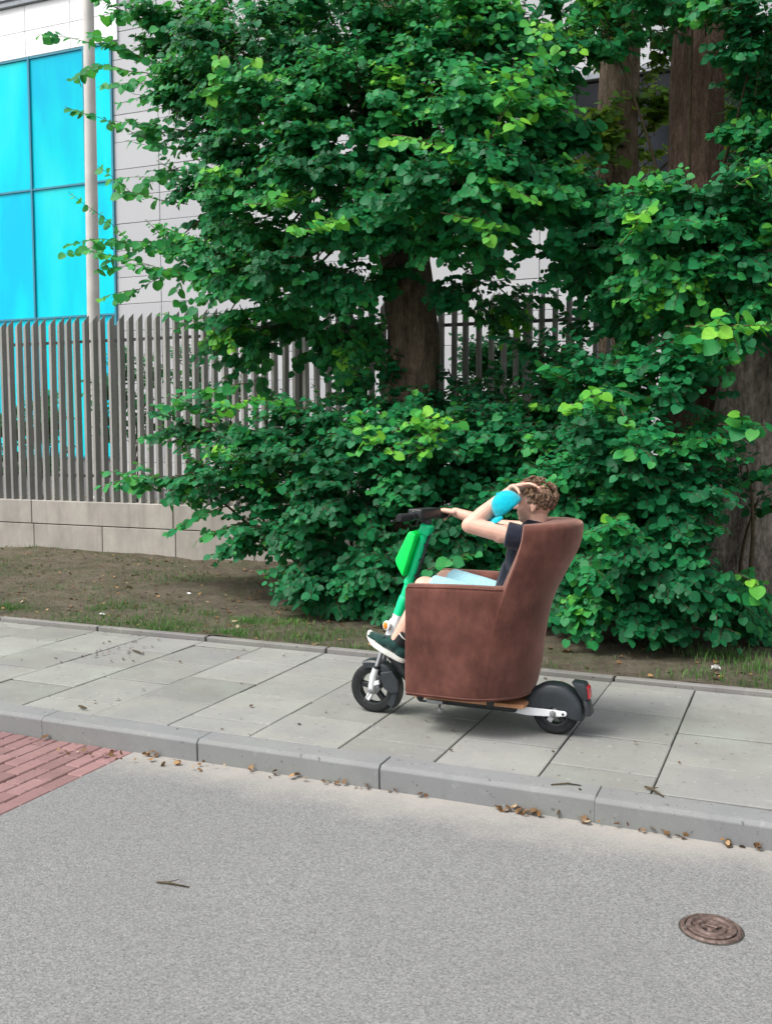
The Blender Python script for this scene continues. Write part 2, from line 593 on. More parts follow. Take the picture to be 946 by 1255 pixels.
M['green_stem'] = simple('green_paint', (0.0, 0.60, 0.24), 0.35, 0.4, var=0.08, scale=16)
M['green_case'] = simple('bright_green_plastic', (0.0, 0.80, 0.11), 0.4, 0.4, var=0.06, scale=16)
M['orange'] = simple('orange_reflector', (0.75, 0.25, 0.02), 0.25, 0.5, var=0.15, scale=90)
M['red_lens'] = simple('red_lens', (0.45, 0.02, 0.03), 0.2, 0.5, var=0.15, scale=90)
M['wood'] = mat_wood()
M['skin'] = mat_skin()
M['hair'] = mat_hair()
M['shirt'] = mat_cloth('navy_shirt', (0.014, 0.017, 0.030))
M['shorts'] = mat_cloth('pale_blue_denim', (0.30, 0.54, 0.61), 60, 0.12)
M['sock'] = mat_cloth('black_sock', (0.015, 0.015, 0.017))
M['shoe'] = mat_cloth('green_suede_shoe', (0.012, 0.045, 0.040), 50)
M['sole'] = simple('white_sole', (0.66, 0.67, 0.62), 0.6, 0.3, var=0.08, scale=30)
M['cap'] = mat_cloth('turquoise_cap', (0.0, 0.36, 0.46), 60, 0.12)
M['eye_white'] = simple('eye_white', (0.75, 0.73, 0.70), 0.2, 0.5, var=0.03)
M['iron'] = NT('rusty_iron')
_k = M['iron']; _p = _k.pos()
_k.base(_k.ramp(_k.noise(_p, 60, 5), [(0.3, (0.07, 0.045, 0.038)), (0.6, (0.16, 0.115, 0.10)), (0.8, (0.27, 0.215, 0.195))]), 0.6, 0.4, 0.35)
_k.bump(_k.noise(_p, 200, 3), 0.4, 0.002)
M['iron'] = _k.m
M['paper'] = simple('paper', (0.78, 0.78, 0.76), 0.8, 0.2, var=0.05)
M['ground'] = simple('far_ground', (0.14, 0.15, 0.11), 0.95, 0.1, var=0.3, scale=0.3)


# ================================================================== THE SETTING
ROADZ = -0.11
XL, XR = -60.0, 40.0

b = MB(); b.add([(-400, -400, -0.45), (400, -400, -0.45), (400, 400, -0.45), (-400, 400, -0.45)], [(0, 1, 2, 3)])
tag(b.build('ground', M['ground']), kind='structure')

# road: the sheet stops at the red paving
PX0, PX1, PY0 = -6.4, -3.16, 1.6
b = MB()
for x0, x1, y0, y1 in ((XL, PX0, -9, 4.075), (PX0, PX1, -9, PY0), (PX1, XR, -9, 4.075)):
    b.add([(x0, y0, ROADZ), (x1, y0, ROADZ), (x1, y1, ROADZ), (x0, y1, ROADZ)], [(0, 1, 2, 3)])
tag(b.build('road', M['asphalt']), kind='structure')

# red block paving, each block its own piece in a sanded bed
b = MB(); b.add([(PX0, PY0, ROADZ - 0.009), (PX1, PY0, ROADZ - 0.009), (PX1, 4.075, ROADZ - 0.009), (PX0, 4.075, ROADZ - 0.009)], [(0, 1, 2, 3)])
red_bed = tag(b.build('red_block_paving', M['joint']), kind='structure')


def block_mesh(name, lx, ly, lz, m, bev):
    t = MB().box((-lx / 2, -ly / 2, -lz), (lx / 2, ly / 2, 0)).build(name, m, bevel=bev, seg=1)
    me = t.data
    bpy.data.objects.remove(t)
    return me


BRK = {}
px = PX1 - 0.051
col_i = 0
cnt = 0
while px > PX0 and cnt < 290:
    y = 4.068 - (0.1 if col_i % 2 else 0.0)
    if col_i % 2:
        if 'half' not in BRK: BRK['half'] = block_mesh('brick', 0.094, 0.094, 0.05, M['brick'], 0.006)
        link('brick', BRK['half'], red_bed, (px, 4.018, ROADZ + 0.001))
    first = True
    while y > PY0 + 0.1 and cnt < 290:
        # only the blocks near the camera's side of the bay are laid singly
        lx, ly = 0.094, 0.194
        if (lx, ly) not in BRK: BRK[(lx, ly)] = block_mesh('brick', lx, ly, 0.05, M['brick'], 0.006)
        o = link('brick', BRK[(lx, ly)], red_bed, (px, y - 0.1, ROADZ + 0.001 + random.uniform(-0.003, 0.003)))
        o.rotation_euler = (random.uniform(-.008, .008), random.uniform(-.012, .012), random.uniform(-.008, .008))
        y -= 0.2; cnt += 1
        if y < 2.3: break
    px -= 0.1; col_i += 1

# kerb stones
b = MB().box((XL, 4.085, -0.4), (XR, 4.21, -0.03))
kerb = tag(b.build('kerb', M['joint']), kind='structure')


def kerb_mesh():
    t = MB()
    x0, x1 = -0.4985, 0.4985
    prof = [(4.072, -0.3), (4.068, -0.015), (4.083, 0.002), (4.212, 0.004), (4.216, -0.3)]
    n = len(prof)
    vs = [(x0, y, z) for y, z in prof] + [(x1, y, z) for y, z in prof]
    fs = [tuple(range(n)), tuple(range(n, 2 * n))[::-1]] + [(i, (i + 1) % n, (i + 1) % n + n, i + n) for i in range(n)]
    o = t.add(vs, fs).build('kerb_stone', M['kerb'], bevel=0.003, seg=1)
    me = o.data; bpy.data.objects.remove(o)
    return me


km = kerb_mesh()
for i in range(-13, 5):
    o = link('kerb_stone', km, kerb, (-0.27 + i, random.uniform(-.004, .004), random.uniform(-.003, .003)))
    o.rotation_euler = (0, random.uniform(-.002, .002), random.uniform(-.0005, .0005))
for x0, x1 in ((XL, -13.78), (4.24, XR)):
    MB().box((x0, 4.07, -0.3), (x1, 4.214, 0.003)).build('kerb_stone', M['kerb'], kerb)

# pavement slabs
b = MB().add([(XL, 4.2, -0.012), (XR, 4.2, -0.012), (XR, 6.1, -0.012), (XL, 6.1, -0.012)], [(0, 1, 2, 3)])
pave = tag(b.build('pavement', M['joint']), kind='structure')
SLB = {}
k = 0
for ci in range(-24, 6):
    xc = -0.06 + 0.5 * ci + 0.25
    y = 4.224
    ys = []
    o0 = {0: 4.44, 1: 4.66}[ci % 2]
    cuts = [4.224] + [o0 + 0.5 * j for j in range(4) if o0 + 0.5 * j < 6.0] + [6.075]
    for y0, y1 in zip(cuts[:-1], cuts[1:]):
        ly = round(y1 - y0 - 0.010, 3)
        if ly not in SLB: SLB[ly] = block_mesh('slab', 0.493, ly, 0.06, M['slab'], 0.004)
        o = link('slab', SLB[ly], pave, (xc + random.uniform(-.001, .001), (y0 + y1) / 2, random.uniform(-.004, .002)))
        o.rotation_euler = (random.uniform(-.006, .006), random.uniform(-.006, .006), random.uniform(-.003, .003))
for x0, x1 in ((XL, -12.06), (2.94, XR)):
    MB().box((x0, 4.224, -0.05), (x1, 6.075, 0.0)).build('far_slabs', M['slab'], pave)

# narrow edging stones between pavement and verge
b = MB().box((XL, 6.088, -0.3), (XR, 6.128, -0.01))
edg = tag(b.build('edging', M['joint']), kind='structure')
em = block_mesh('edging_stone', 0.985, 0.06, 0.25, M['edging'], 0.006)
for i in range(-14, 5):
    o = link('edging_stone', em, edg, (-0.55 + i + random.uniform(-.004, .004), 6.108 + random.uniform(-.004, .004), 0.03 + random.uniform(-.008, .006)))
    o.rotation_euler = (random.uniform(-.03, .03), random.uniform(-.005, .005), random.uniform(-.006, .006))


# verge: bare soil sloping gently up to the fence, and the ground behind it
def verge_z(x, y):
    t = min(max((y - 6.1) / 3.4, 0), 1)
    return 0.015 + 0.085 * t + 0.012 * math.sin(x * 1.7 + y * 2.3) + 0.010 * math.sin(x * 4.1 - y * 3.3) + 0.006 * math.sin(x * 9.7 + y * 8.1) * math.sin(y * 7 - x * 3)


vs, fs = [], []
gx = np.concatenate([[XL, -30], np.arange(-14, 4.01, 0.09), [20, XR]])
gy = np.concatenate([np.arange(6.135, 9.7, 0.08), [10.5, 12, 15, 20, 60]])
for y in gy:
    for x in gx:
        vs.append((x, y, verge_z(x, y) + (rng.normal(0, 0.004) if -14 < x < 4 and y < 9.7 else 0)))
nx = len(gx)
for j in range(len(gy) - 1):
    for i in range(nx - 1):
        fs.append((j * nx + i, j * nx + i + 1, (j + 1) * nx + i + 1, (j + 1) * nx + i))
verge = tag(MB().add(vs, fs).build('verge', M['soil'], smooth='all'), kind='structure')

# ================================================================== FENCE
FY = 9.68
fence = empty('slatted_fence', (-4.5, FY, 0.1))
tag(fence, 'long grey metal fence of upright fins on a low concrete plinth', 'fence')
SLX0, SLX1, SP = -13.0, 2.6, 0.132
b = MB()
th, dp, z0, z1 = 0.040, 0.090, 0.70, 2.94
pv = [(-th / 2, -dp / 2), (th / 2, -dp / 2), (th / 2, dp / 2), (-th / 2, dp / 2)]
tops = [z1 - 0.07, z1 - 0.03, z1 + 0.045, z1 - 0.0]
b.add([(x, y, z0) for x, y in pv] + [(x, y, z) for (x, y), z in zip(pv, tops)],
      [(0, 3, 2, 1), (4, 5, 6), (4, 6, 7), (0, 1, 5, 4), (1, 2, 6, 5), (2, 3, 7, 6), (3, 0, 4, 7)])
t = b.build('slat', M['fence'], bevel=0.003, seg=1)
sm = t.data; bpy.data.objects.remove(t)
x = SLX0
i = 0
while x < SLX1:
    o = link('slat', sm, fence, (x - fence.location.x + random.uniform(-.004, .004), random.uniform(-.004, .004), -0.1 + random.uniform(-.006, .006)))
    o.rotation_euler = (random.uniform(-.004, .004), random.uniform(-.004, .004), random.uniform(-.05, .05))
    x += SP; i += 1
for z in (2.67, 1.02):
    MB().box((SLX0 - 0.1, FY + 0.050, z - 0.018), (SLX1 + 0.1, FY + 0.062, z + 0.018)).build('rail', M['rail'], fence, bevel=0.003, seg=1)
for xp in (-12.9, -10.35, -7.78, -5.2, -2.62, -0.05, 2.5):
    MB().box((xp - 0.035, FY + 0.064, 0.5), (xp + 0.035, FY + 0.13, 2.86)).build('post', M['fence'], fence, bevel=0.004, seg=1)
# plinth: two courses of panels in front of a core
MB().box((-13.4, FY - 0.07, -0.3), (3.0, FY + 0.12, 0.69)).build('plinth_core', M['joint'], fence)
xl = -7.85 - 1.07 * 5
while xl < 2.9:
    MB().box((xl + 0.005, FY - 0.10 + random.uniform(-.004, .004), -0.1), (xl + 1.065, FY - 0.069, 0.405)).build('plinth_panel', M['plinth'], fence, bevel=0.004, seg=1)
    xl += 1.07
xl = -8.95 - 2.14 * 2
while xl < 2.9:
    MB().box((xl + 0.005, FY - 0.10 + random.uniform(-.004, .004), 0.415), (xl + 2.135, FY + 0.14, 0.705)).build('plinth_cap', M['plinth'], fence, bevel=0.006, seg=1)
    xl += 2.14

# ================================================================== BUILDING
BY = 18.0
bld = empty('office_building', (-10, BY, 0.1))
tag(bld, 'pale panelled office building with turquoise glazing behind the fence', 'building')
MB().box((-34, BY + 0.02, -0.3), (-23.4, BY + 9, 11.4)).build('wall', M['facade_core'], bld)
MB().box((-23.4, BY + 1.2, -0.3), (-14.2, BY + 9, 11.4)).build('wall', M['facade_core'], bld)
MB().box((-14.2, BY + 0.02, -0.3), (16, BY + 9, 11.4)).build('wall', M['facade_core'], bld)
MB().box((-23.4, BY + 0.0, -0.3), (-14.2, BY + 1.2, 0.97)).build('wall', M['facade_core'], bld)
MB().box((-23.4, BY + 0.02, 10.06), (-14.2, BY + 1.2, 11.4)).build('wall', M['facade_core'], bld)
MB().box((-23.4, BY + 0.02, 0.97), (-22.74, BY + 1.2, 10.06)).build('wall', M['facade_core'], bld)
pm = block_mesh('cladding_panel', 1.19, 0.575, 0.04, M['facade'], 0.006)
pm2 = block_mesh('cladding_panel', 1.27, 0.56, 0.04, M['band'], 0.006)
WX0, WX1, WZ0, WZ1 = -4.6, 1.4, 5.585, 7.79
ncl = 0
for j in range(19):
    zc = 0.6 + 0.585 * j
    if zc > 11.3: break
    for i in range(16):
        xc = -14.2 + 0.6 + 1.2 * i
        if WX0 < xc < WX1 and WZ0 < zc < WZ1 + 0.15: continue
        if ncl >= 296: continue
        o = link('cladding_panel', pm, bld, (xc + 10, random.uniform(-.004, .004), zc - 0.1)); o.rotation_euler = (math.pi / 2, 0, 0)
        ncl += 1
for i in range(13):
    for z in (10.36, 10.93):
        o = link('band_panel', pm2, bld, (-23.0 + 1.28 * (i - 0.0) - 7 + 10, -0.045, z - 0.1)); o.rotation_euler = (math.pi / 2, 0, 0)
MB().box((-34, BY - 0.12, 11.215), (16, BY + 0.3, 11.30)).build('coping', M['louvre'], bld, bevel=0.01, seg=1)
for i in range(8):
    MB().bar((-34, BY + 0.7 + 0.02 * i, 11.45 + 0.17 * i), (4, BY + 0.7 + 0.02 * i, 11.45 + 0.17 * i), 0.14, 0.03, (0, 0.5, 0.8)).build('louvre', M['louvre'], bld)
# turquoise glazing: every pane its own, blinds hang behind some
gl = empty('window', (0, 0, 0)); gl.parent = bld
gxs = [-22.74, -21.18, -19.62, -18.06, -16.5, -14.94, -14.2]
gzs = [1.0, 4.2, 7.12, 10.05]
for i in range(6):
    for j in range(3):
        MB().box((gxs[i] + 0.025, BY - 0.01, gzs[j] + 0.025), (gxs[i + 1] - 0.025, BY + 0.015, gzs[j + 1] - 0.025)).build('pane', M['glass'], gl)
        w = gxs[i + 1] - gxs[i]
        hgt = random.choice([0.35, 0.55, 0.8, 0.2])
        if w > 1:
            xa = gxs[i] + random.uniform(0.05, 0.5); xb = xa + random.uniform(0.5, 0.95)
            MB().box((xa, BY + 0.16, gzs[j] + 0.1 + (1 - hgt) * 1.2), (xb, BY + 0.19, gzs[j + 1] - 0.1)).build('blind', M['blind'], gl)
for xg in gxs:
    MB().box((xg - 0.024, BY - 0.05, 0.97), (xg + 0.024, BY + 0.03, 10.08)).build('mullion', M['mullion'], gl)
for zg in gzs:
    MB().box((-22.76, BY - 0.04, zg - 0.022), (-14.18, BY + 0.028, zg + 0.022)).build('transom', M['mullion'], gl)
MB().box((-23.3, BY + 1.0, 2.2), (-14.25, BY + 1.1, 10.05)).build('room_wall', M['band'], gl)
# dark window strip to the right
wd = empty('strip_window', (0, 0, 0)); wd.parent = bld
MB().box((WX0, BY - 0.02, WZ0), (WX1, BY + 0.01, WZ1)).build('pane', M['dark_glass'], wd)
MB().box((WX0 - 0.1, BY - 0.14, WZ1), (WX1 + 0.1, BY + 0.01, WZ1 + 0.12)).build('frame', M['louvre'], wd, bevel=0.01, seg=1)
MB().box((WX0 - 0.1, BY - 0.10, WZ0 - 0.10), (WX1 + 0.1, BY + 0.01, WZ0)).build('frame', M['louvre'], wd, bevel=0.01, seg=1)
for xg in (-4.56, -3.1, -1.6, -0.1, 1.36):
    MB().box((xg - 0.04, BY - 0.08, WZ0), (xg + 0.04, BY - 0.021, WZ1)).build('frame', M['louvre'], wd)

# flagpole behind the fence
fp = empty('flagpole', (-11.54, 14.0, 0.1))
tag(fp, 'pale painted pole rising behind the fence before the turquoise glass', 'pole')
MB().tube([(-11.58, 14, 0.1), (-11.53, 14, 6.0), (-11.47, 14, 12.5)], [0.118, 0.105, 0.075], 18).build('shaft', M['pole'], fp, smooth=True)
MB().lathe((-11.58, 14, 0.1), (0, 0, 1), [(0, 0.24), (0.03, 0.24), (0.05, 0.16), (0.3, 0.15), (0.33, 0.12)], 18).build('base', M['pole'], fp, smooth=True)
MB().ball((-11.47, 14, 12.6), 0.12).build('finial', M['grey_metal'], fp, smooth='all')


# ================================================================== ARMCHAIR
SY = 4.89                                  # centre line of scooter and chair
chair = empty('tub_armchair', (-1.5, SY, 0.2))
tag(chair, 'brown suede tub armchair mounted on the scooter deck', 'armchair')


def interp(x, tab):
    xs, ys = zip(*tab)
    return float(np.interp(x, xs, ys))


RAD = 0.312
XC = [(0.20, -1.572), (0.27, -1.548), (0.36, -1.532), (0.48, -1.522), (0.58, -1.508), (0.68, -1.486), (0.76, -1.456), (0.85, -1.408), (0.96, -1.350), (1.03, -1.328), (1.12, -1.322)]
FX = -1.842                                # front of the arms
ZB, ZARM, ZTOP = 0.205, 0.775, 1.098
THK = 0.105


def tub_point(u, z, off):
    """u<0: near straight side, 0..pi round the back, >pi far straight side; off = inset from the outer face"""
    xc = interp(z, XC)
    r = RAD - off * (1 + (0.85 * math.sin(u) ** 2 if 0 < u < math.pi and off > 0.04 else 0))
    if z > 0.76 and 0 < u < math.pi:
        cu = math.cos(u)
        u = u - 1.35 * (xc - interp(0.76, XC)) * cu * abs(cu)
    L0 = xc - FX
    if u <= 0:
        return np.array([xc + u * (L0 if True else 1), SY - r, z])
    if u >= math.pi:
        return np.array([xc - (u - math.pi) * L0, SY + r, z])
    return np.array([xc + r * math.sin(u), SY - r * math.cos(u), z])


def zig(u):
    """height of the upholstered wall: arms low, back high"""
    uw0 = 0.40
    a = min(u, math.pi - u)
    t = min(max((a - (uw0 - 0.012)) / 0.05, 0), 1)
    t = t * t * (3 - 2 * t)
    crown = 0.010 * math.sin(min(max((a - uw0) / (math.pi / 2 - uw0), 0), 1) * math.pi / 2)
    arm = ZARM + 0.012 * math.sin(min(max(1 + u, 0), 1) * 1.4)
    return arm + (ZTOP - arm) * t + crown * t


us = list(np.linspace(-1, 0, 12)) + list(np.linspace(0.06, 0.375, 6)) + list(np.linspace(0.386, 0.442, 9)) + list(np.linspace(0.48, math.pi - 0.48, 40))
us += [math.pi - v for v in list(np.linspace(0.442, 0.386, 9)) + list(np.linspace(0.375, 0.06, 6))] + list(np.linspace(math.pi, math.pi + 1, 12))
loops = []
NZ = 16
for u in us:
    zt = zig(u)
    rr = 0.032
    pts = []
    for q in range(NZ + 1):
        z = ZB + (zt - rr - ZB) * q / NZ
        belly = 0.006 * math.sin(math.pi * q / NZ)
        pts.append(tub_point(u, z, -belly))
    for a in (25, 50, 75, 90):
        pts.append(tub_point(u, zt - rr + rr * math.sin(R(a)), rr - rr * math.cos(R(a))))
    for a in (90, 75, 50, 25, 0):
        pts.append(tub_point(u, zt - rr + rr * math.sin(R(a)), THK - rr + rr * math.cos(R(a))))
    for q in range(1, 7):
        z = (zt - rr) + (0.36 - (zt - rr)) * q / 6
        pts.append(tub_point(u, z, THK - 0.004))
    pts.append(tub_point(u, ZB, THK))
    loops.append(pts)
nl = len(loops[0])
vs = [p for L in loops for p in L]
fs = []
for i in range(len(loops) - 1):
    for q in range(nl):
        q2 = (q + 1) % nl
        fs.append((i * nl + q, i * nl + q2, (i + 1) * nl + q2, (i + 1) * nl + q))
fs.append(tuple(range(nl))[::-1]); fs.append(tuple((len(loops) - 1) * nl + q for q in range(nl)))
MB().add(vs, fs).build('upholstered_shell', M['suede'], chair, bevel=0.014, seg=3, smooth=True)
iy = RAD - THK - 0.004
MB().box((FX + 0.012, SY - iy, ZB + 0.004), (FX + 0.10, SY + iy, 0.40)).build('front_panel', M['suede'], chair, bevel=0.012, seg=3, smooth=True)
MB().box((FX + 0.01, SY - iy + 0.004, 0.402), (-1.40, SY + iy - 0.004, 0.545)).build('seat_cushion', M['suede'], chair, bevel=0.04, seg=4, smooth=True)
# welted edges of the arms and wings
for s in (-1, 1):
    m_ = (lambda u: u) if s < 0 else (lambda u: math.pi - u)
    pts = [tub_point(m_(-1.0), z, 0.004) + np.array([-0.001, 0, 0]) for z in np.linspace(ZB + 0.02, ZARM - 0.02, 14)]
    pts += [tub_point(m_(u), zig(u) - 0.010, 0.006) for u in np.linspace(-0.98, 0.36, 22)]
    MB().tube(pts, 0.0042, 6).build('welt', M['suede'], chair, smooth='all')
# piping along the lower hem
for s in (-1, 1):
    pts = [tub_point(u if s < 0 else math.pi - u, ZB + 0.012, -0.003) for u in np.linspace(-1, math.pi / 2, 40)]
    MB().tube(pts, 0.004, 6).build('hem_piping', M['suede'], chair, smooth='all')
for xx, yy in ((-1.79, -0.24), (-1.79, 0.24), (-1.42, -0.22), (-1.42, 0.22)):
    MB().lathe((xx, SY + yy, 0.170), (0, 0, 1), [(0, 0.016), (0.006, 0.019), (0.034, 0.022)], 14).build('foot', M['black'], chair, smooth=True)

# ================================================================== SCOOTER
scoot = empty('electric_scooter', (-1.6, SY, 0.0))
tag(scoot, 'bright green and white electric scooter carrying the armchair', 'scooter')
FWX, FWR, RWX, RWR = -2.152, 0.139, -1.135, 0.121


def wheel(x, r, spokes):
    tyre = MB()
    w = 0.031
    prof = []
    for a in np.linspace(-90, 90, 11):
        prof.append((w * math.sin(R(a)), r - 0.024 + 0.024 * math.cos(R(a)) ** 0.7))
    prof += [(w * 0.85, r - 0.045), (-w * 0.85, r - 0.045)]
    tyre.lathe((x, SY, r), (0, 1, 0), prof, 44, closed=True)
    rootm = empty('wheel', (0, 0, 0)); rootm.parent = scoot
    rootm.location = Vector((x, SY, r)) - scoot.location
    tyre.build('tyre', M['tyre'], rootm, smooth=True)
    for k in range(40):          # tread blocks
        a = 2 * math.pi * k / 40
        pass
    MB().lathe((x, SY, r), (0, 1, 0), [(-0.025, r - 0.043), (0.025, r - 0.043), (0.022, r - 0.056), (-0.022, r - 0.056)], 40, closed=True).build('rim', M['black'], rootm, smooth=True)
    MB().lathe((x, SY, r), (0, 1, 0), [(-0.036, 0.012), (-0.03, 0.022), (-0.022, 0.036), (0.022, 0.036), (0.03, 0.022), (0.036, 0.012)], 24).build('hub', M['grey_metal'], rootm, smooth=True)
    for k in range(spokes):
        a = 2 * math.pi * k / spokes + 0.4
        d = np.array([math.cos(a), 0, math.sin(a)])
        c = np.array([x, SY, r])
        MB().bar(c + d * 0.028, c + d * (r - 0.050), 0.030, 0.026, (0, 1, 0)).build('spoke', M['white_metal'] if k % 2 else M['black'], rootm, bevel=0.004, seg=1)
    return rootm


wheel(FWX, FWR, 5)
wheel(RWX, RWR, 5)

# front end
AX = np.array([FWX, SY, FWR])
SD = nrm([0.205, 0, 0.615])                                   # steering axis
for s in (-1, 1):
    y = SY + s * 0.052
    fk = MB().tube([(FWX - 0.0, y, FWR - 0.012), (FWX + 0.012, y, FWR + 0.07), (FWX + 0.030, y, FWR + 0.125)], [0.017, 0.019, 0.018], 12)
    fkp = fk.build('fork_leg', M['white_metal'], scoot, smooth=True)
    MB().tube([(FWX + 0.031, y, FWR + 0.125), (FWX + 0.052, y * 0.6 + SY * 0.4, FWR + 0.205)], 0.0125, 12).build('fork_tube', M['grey_metal'], scoot, smooth=True)
    MB().lathe((FWX + 0.030, y, FWR + 0.122), (0.3, 0, 1), [(0, 0.0195), (0.008, 0.0205), (0.014, 0.017)], 14).build('dust_seal', M['black'], scoot, smooth=True)
    MB().bar((FWX + 0.004, y, FWR + 0.03), (FWX + 0.05, y, FWR + 0.045), 0.024, 0.022, (0, 1, 0)).build('fork_lug', M['white_metal'], scoot, bevel=0.005)
    MB().lathe((FWX, y + s * 0.017, FWR - 0.004), (0, s, 0), [(0, 0.014), (0.006, 0.014), (0.007, 0.010), (0.016, 0.009)], 8).build('axle_nut', M['grey_metal'], scoot)
MB().tube([(FWX - 0.03, SY - 0.078, FWR - 0.06), (FWX + 0.012, SY - 0.08, FWR - 0.004), (FWX + 0.02, SY - 0.07, FWR + 0.02)], 0.0028, 6).build('valve_cable', M['grey_metal'], scoot, smooth='all')
# mudguard over the front wheel with a deep rear skirt
vs, fs = [], []
an = np.linspace(R(112), R(-38), 18)
for a in an:
    d = np.array([math.cos(a), 0, math.sin(a)])
    for yy, rr_ in ((-0.046, FWR - 0.02), (-0.046, FWR + 0.010), (-0.036, FWR + 0.020), (0.036, FWR + 0.020), (0.046, FWR + 0.010), (0.046, FWR - 0.02), (0.040, FWR - 0.02), (0.038, FWR + 0.008), (-0.038, FWR + 0.008), (-0.040, FWR - 0.02)):
        vs.append(AX + d * rr_ + np.array([0, yy, 0]))
for i in range(len(an) - 1):
    for q in range(10):
        fs.append((i * 10 + q, i * 10 + (q + 1) % 10, (i + 1) * 10 + (q + 1) % 10, (i + 1) * 10 + q))
fs.append(tuple(range(10))); fs.append(tuple((len(an) - 1) * 10 + q for q in range(10))[::-1])
MB().add(vs, fs).build('front_mudguard', M['fender'], scoot, smooth=True)
sk = [(FWX + 0.055, FWR + 0.10), (FWX + 0.125, FWR + 0.115), (FWX + 0.165, FWR + 0.06), (FWX + 0.165, FWR + 0.0), (FWX + 0.12, FWR - 0.012), (FWX + 0.075, FWR + 0.015)]
MB().prism(sk, SY - 0.060, SY - 0.048).build('motor_cover', M['fender'], scoot, bevel=0.005)

S0 = np.array([FWX + 0.072, SY, FWR + 0.205])                  # foot of the steering column


def sp(t, dy=0, dx=0):
    return S0 + SD * t + np.array([dx, dy, 0])


MB().tube([sp(0.0), sp(0.05), sp(0.14), sp(0.225)], [0.040, 0.042, 0.034, 0.031], 16).build('head_tube', M['white_metal'], scoot, smooth=True)
MB().tube([sp(0.226), sp(0.30), sp(0.33), sp(0.335)], [0.0315, 0.030, 0.028, 0.024], 16).build('stem_collar', M['green_stem'], scoot, smooth=True)
MB().tube([sp(0.335), sp(0.72)], [0.0235, 0.0215], 16).build('stem', M['green_stem'], scoot, smooth=True)
MB().tube([sp(0.405), sp(0.43)], [0.029, 0.029], 14).build('stem_clip', M['green_stem'], scoot, bevel=0.003, smooth=True)
MB().tube([sp(0.30, 0, 0.034), sp(0.5, 0, 0.034), sp(0.70, 0, 0.030)], 0.007, 8).build('cable_conduit', M['black'], scoot, smooth='all')
for k in range(3):
    MB().lathe(sp(0.45 + 0.09 * k, -0.004, 0.030), SD, [(0, 0.014), (0.012, 0.014)], 10).build('cable_clip', M['black'], scoot)
MB().bar(sp(0.695, 0, 0.0), sp(0.755, 0, 0.0), 0.062, 0.070, (0, 1, 0)).build('stem_clamp', M['green_stem'], scoot, bevel=0.012, seg=3, smooth=True)
# bright green battery case hung on the front of the stem
pr = [(-0.024, 0.445), (-0.085, 0.50), (-0.095, 0.53), (-0.075, 0.66), (-0.072, 0.685), (-0.058, 0.698), (-0.024, 0.690)]
nx_ = np.array([SD[2], 0, -SD[0]])
vs = []
for y in (-0.066, 0.066):
    for dx, t_ in pr:
        vs.append(S0 + SD * t_ + nx_ * dx + np.array([0, y, 0]))
n = len(pr)
fs = [tuple(range(n)), tuple(range(n, 2 * n))[::-1]] + [(i, i + n, (i + 1) % n + n, (i + 1) % n) for i in range(n)]
MB().add(vs, fs).build('battery_case', M['green_case'], scoot, bevel=0.014, seg=3, smooth=True)
# orange side reflectors in white pods
for s in (-1, 1):
    c = sp(0.165, s * 0.036, -0.030)
    rf = MB().lathe(c, (-0.35, s, 0.05), [(0, 0.026), (0.012, 0.027), (0.018, 0.023)], 18).build('reflector_pod', M['white_metal'], scoot, smooth=True)
    o = MB().ball(c + np.array([-0.007, s * 0.019, 0.001]), (0.014, 0.006, 0.020), 14, 8).build('reflector', M['orange'], rf, smooth='all')

# handlebar, from the near (left) grip to the far one
BL = np.array([-1.900, 4.625, 1.112]); BR = np.array([-1.838, 5.165, 1.094])
BM_ = (BL + BR) / 2
bd = nrm(BR - BL)
bars = MB().tube([BL, BL + bd * 0.12 + [0, 0, 0.006], BM_ + [0.006, 0, 0.012], BR - bd * 0.12 + [0, 0, 0.006], BR], 0.013, 12).build('handlebar', M['black'], scoot, smooth=True)
MB().tube([sp(0.75), BM_ + np.array([0.006, 0, -0.004])], [0.026, 0.03], 14).build('bar_clamp', M['black'], scoot, smooth=True)
for e, s in ((BL, 1), (BR, -1)):
    MB().tube([e - bd * s * 0.004, e + bd * s * 0.003, e + bd * s * 0.115, e + bd * s * 0.12], [0.016, 0.021, 0.020, 0.017], 14).build('grip', M['tyre'], scoot, smooth=True)
    for q in range(5):
        MB().lathe(e + bd * s * (0.015 + 0.022 * q), bd, [(-0.003, 0.0205), (0, 0.0225), (0.003, 0.0205)], 14).build('grip_ring', M['tyre'], scoot, smooth='all')
    g = e + bd * s * 0.14
    MB().lathe(g, bd, [(-0.014, 0.020), (-0.012, 0.022), (0.012, 0.022), (0.014, 0.020)], 14).build('lever_mount', M['black'], scoot, smooth=True)
    MB().tube([g + [-0.02, 0, -0.004], g + np.array([-0.045, 0, -0.012]) - bd * s * 0.02, g + np.array([-0.05, 0, -0.018]) - bd * s * 0.10, g + np.array([-0.046, 0, -0.02]) - bd * s * 0.13], [0.008, 0.007, 0.006, 0.007], 8).build('brake_lever', M['black'], scoot, smooth='all')
    MB().tube([g + [-0.02, 0, 0], g + np.array([-0.06, 0, -0.01]) + bd * s * 0.05, g + np.array([-0.055, 0, -0.06]) + bd * s * 0.11, sp(0.76, 0, -0.03)], 0.004, 6).build('brake_cable', M['black'], scoot, smooth='all')
MB().ball(BL + bd * 0.19 + [-0.01, 0, 0.022], (0.021, 0.021, 0.017), 14, 8).build('bell', M['black'], scoot, smooth='all')
MB().bar(BM_ - bd * 0.10 + [0.0, 0, 0.012], BM_ + bd * 0.13 + [0.0, 0, 0.012], 0.085, 0.058).build('display_unit', M['black'], scoot, bevel=0.01, seg=3, smooth=True)
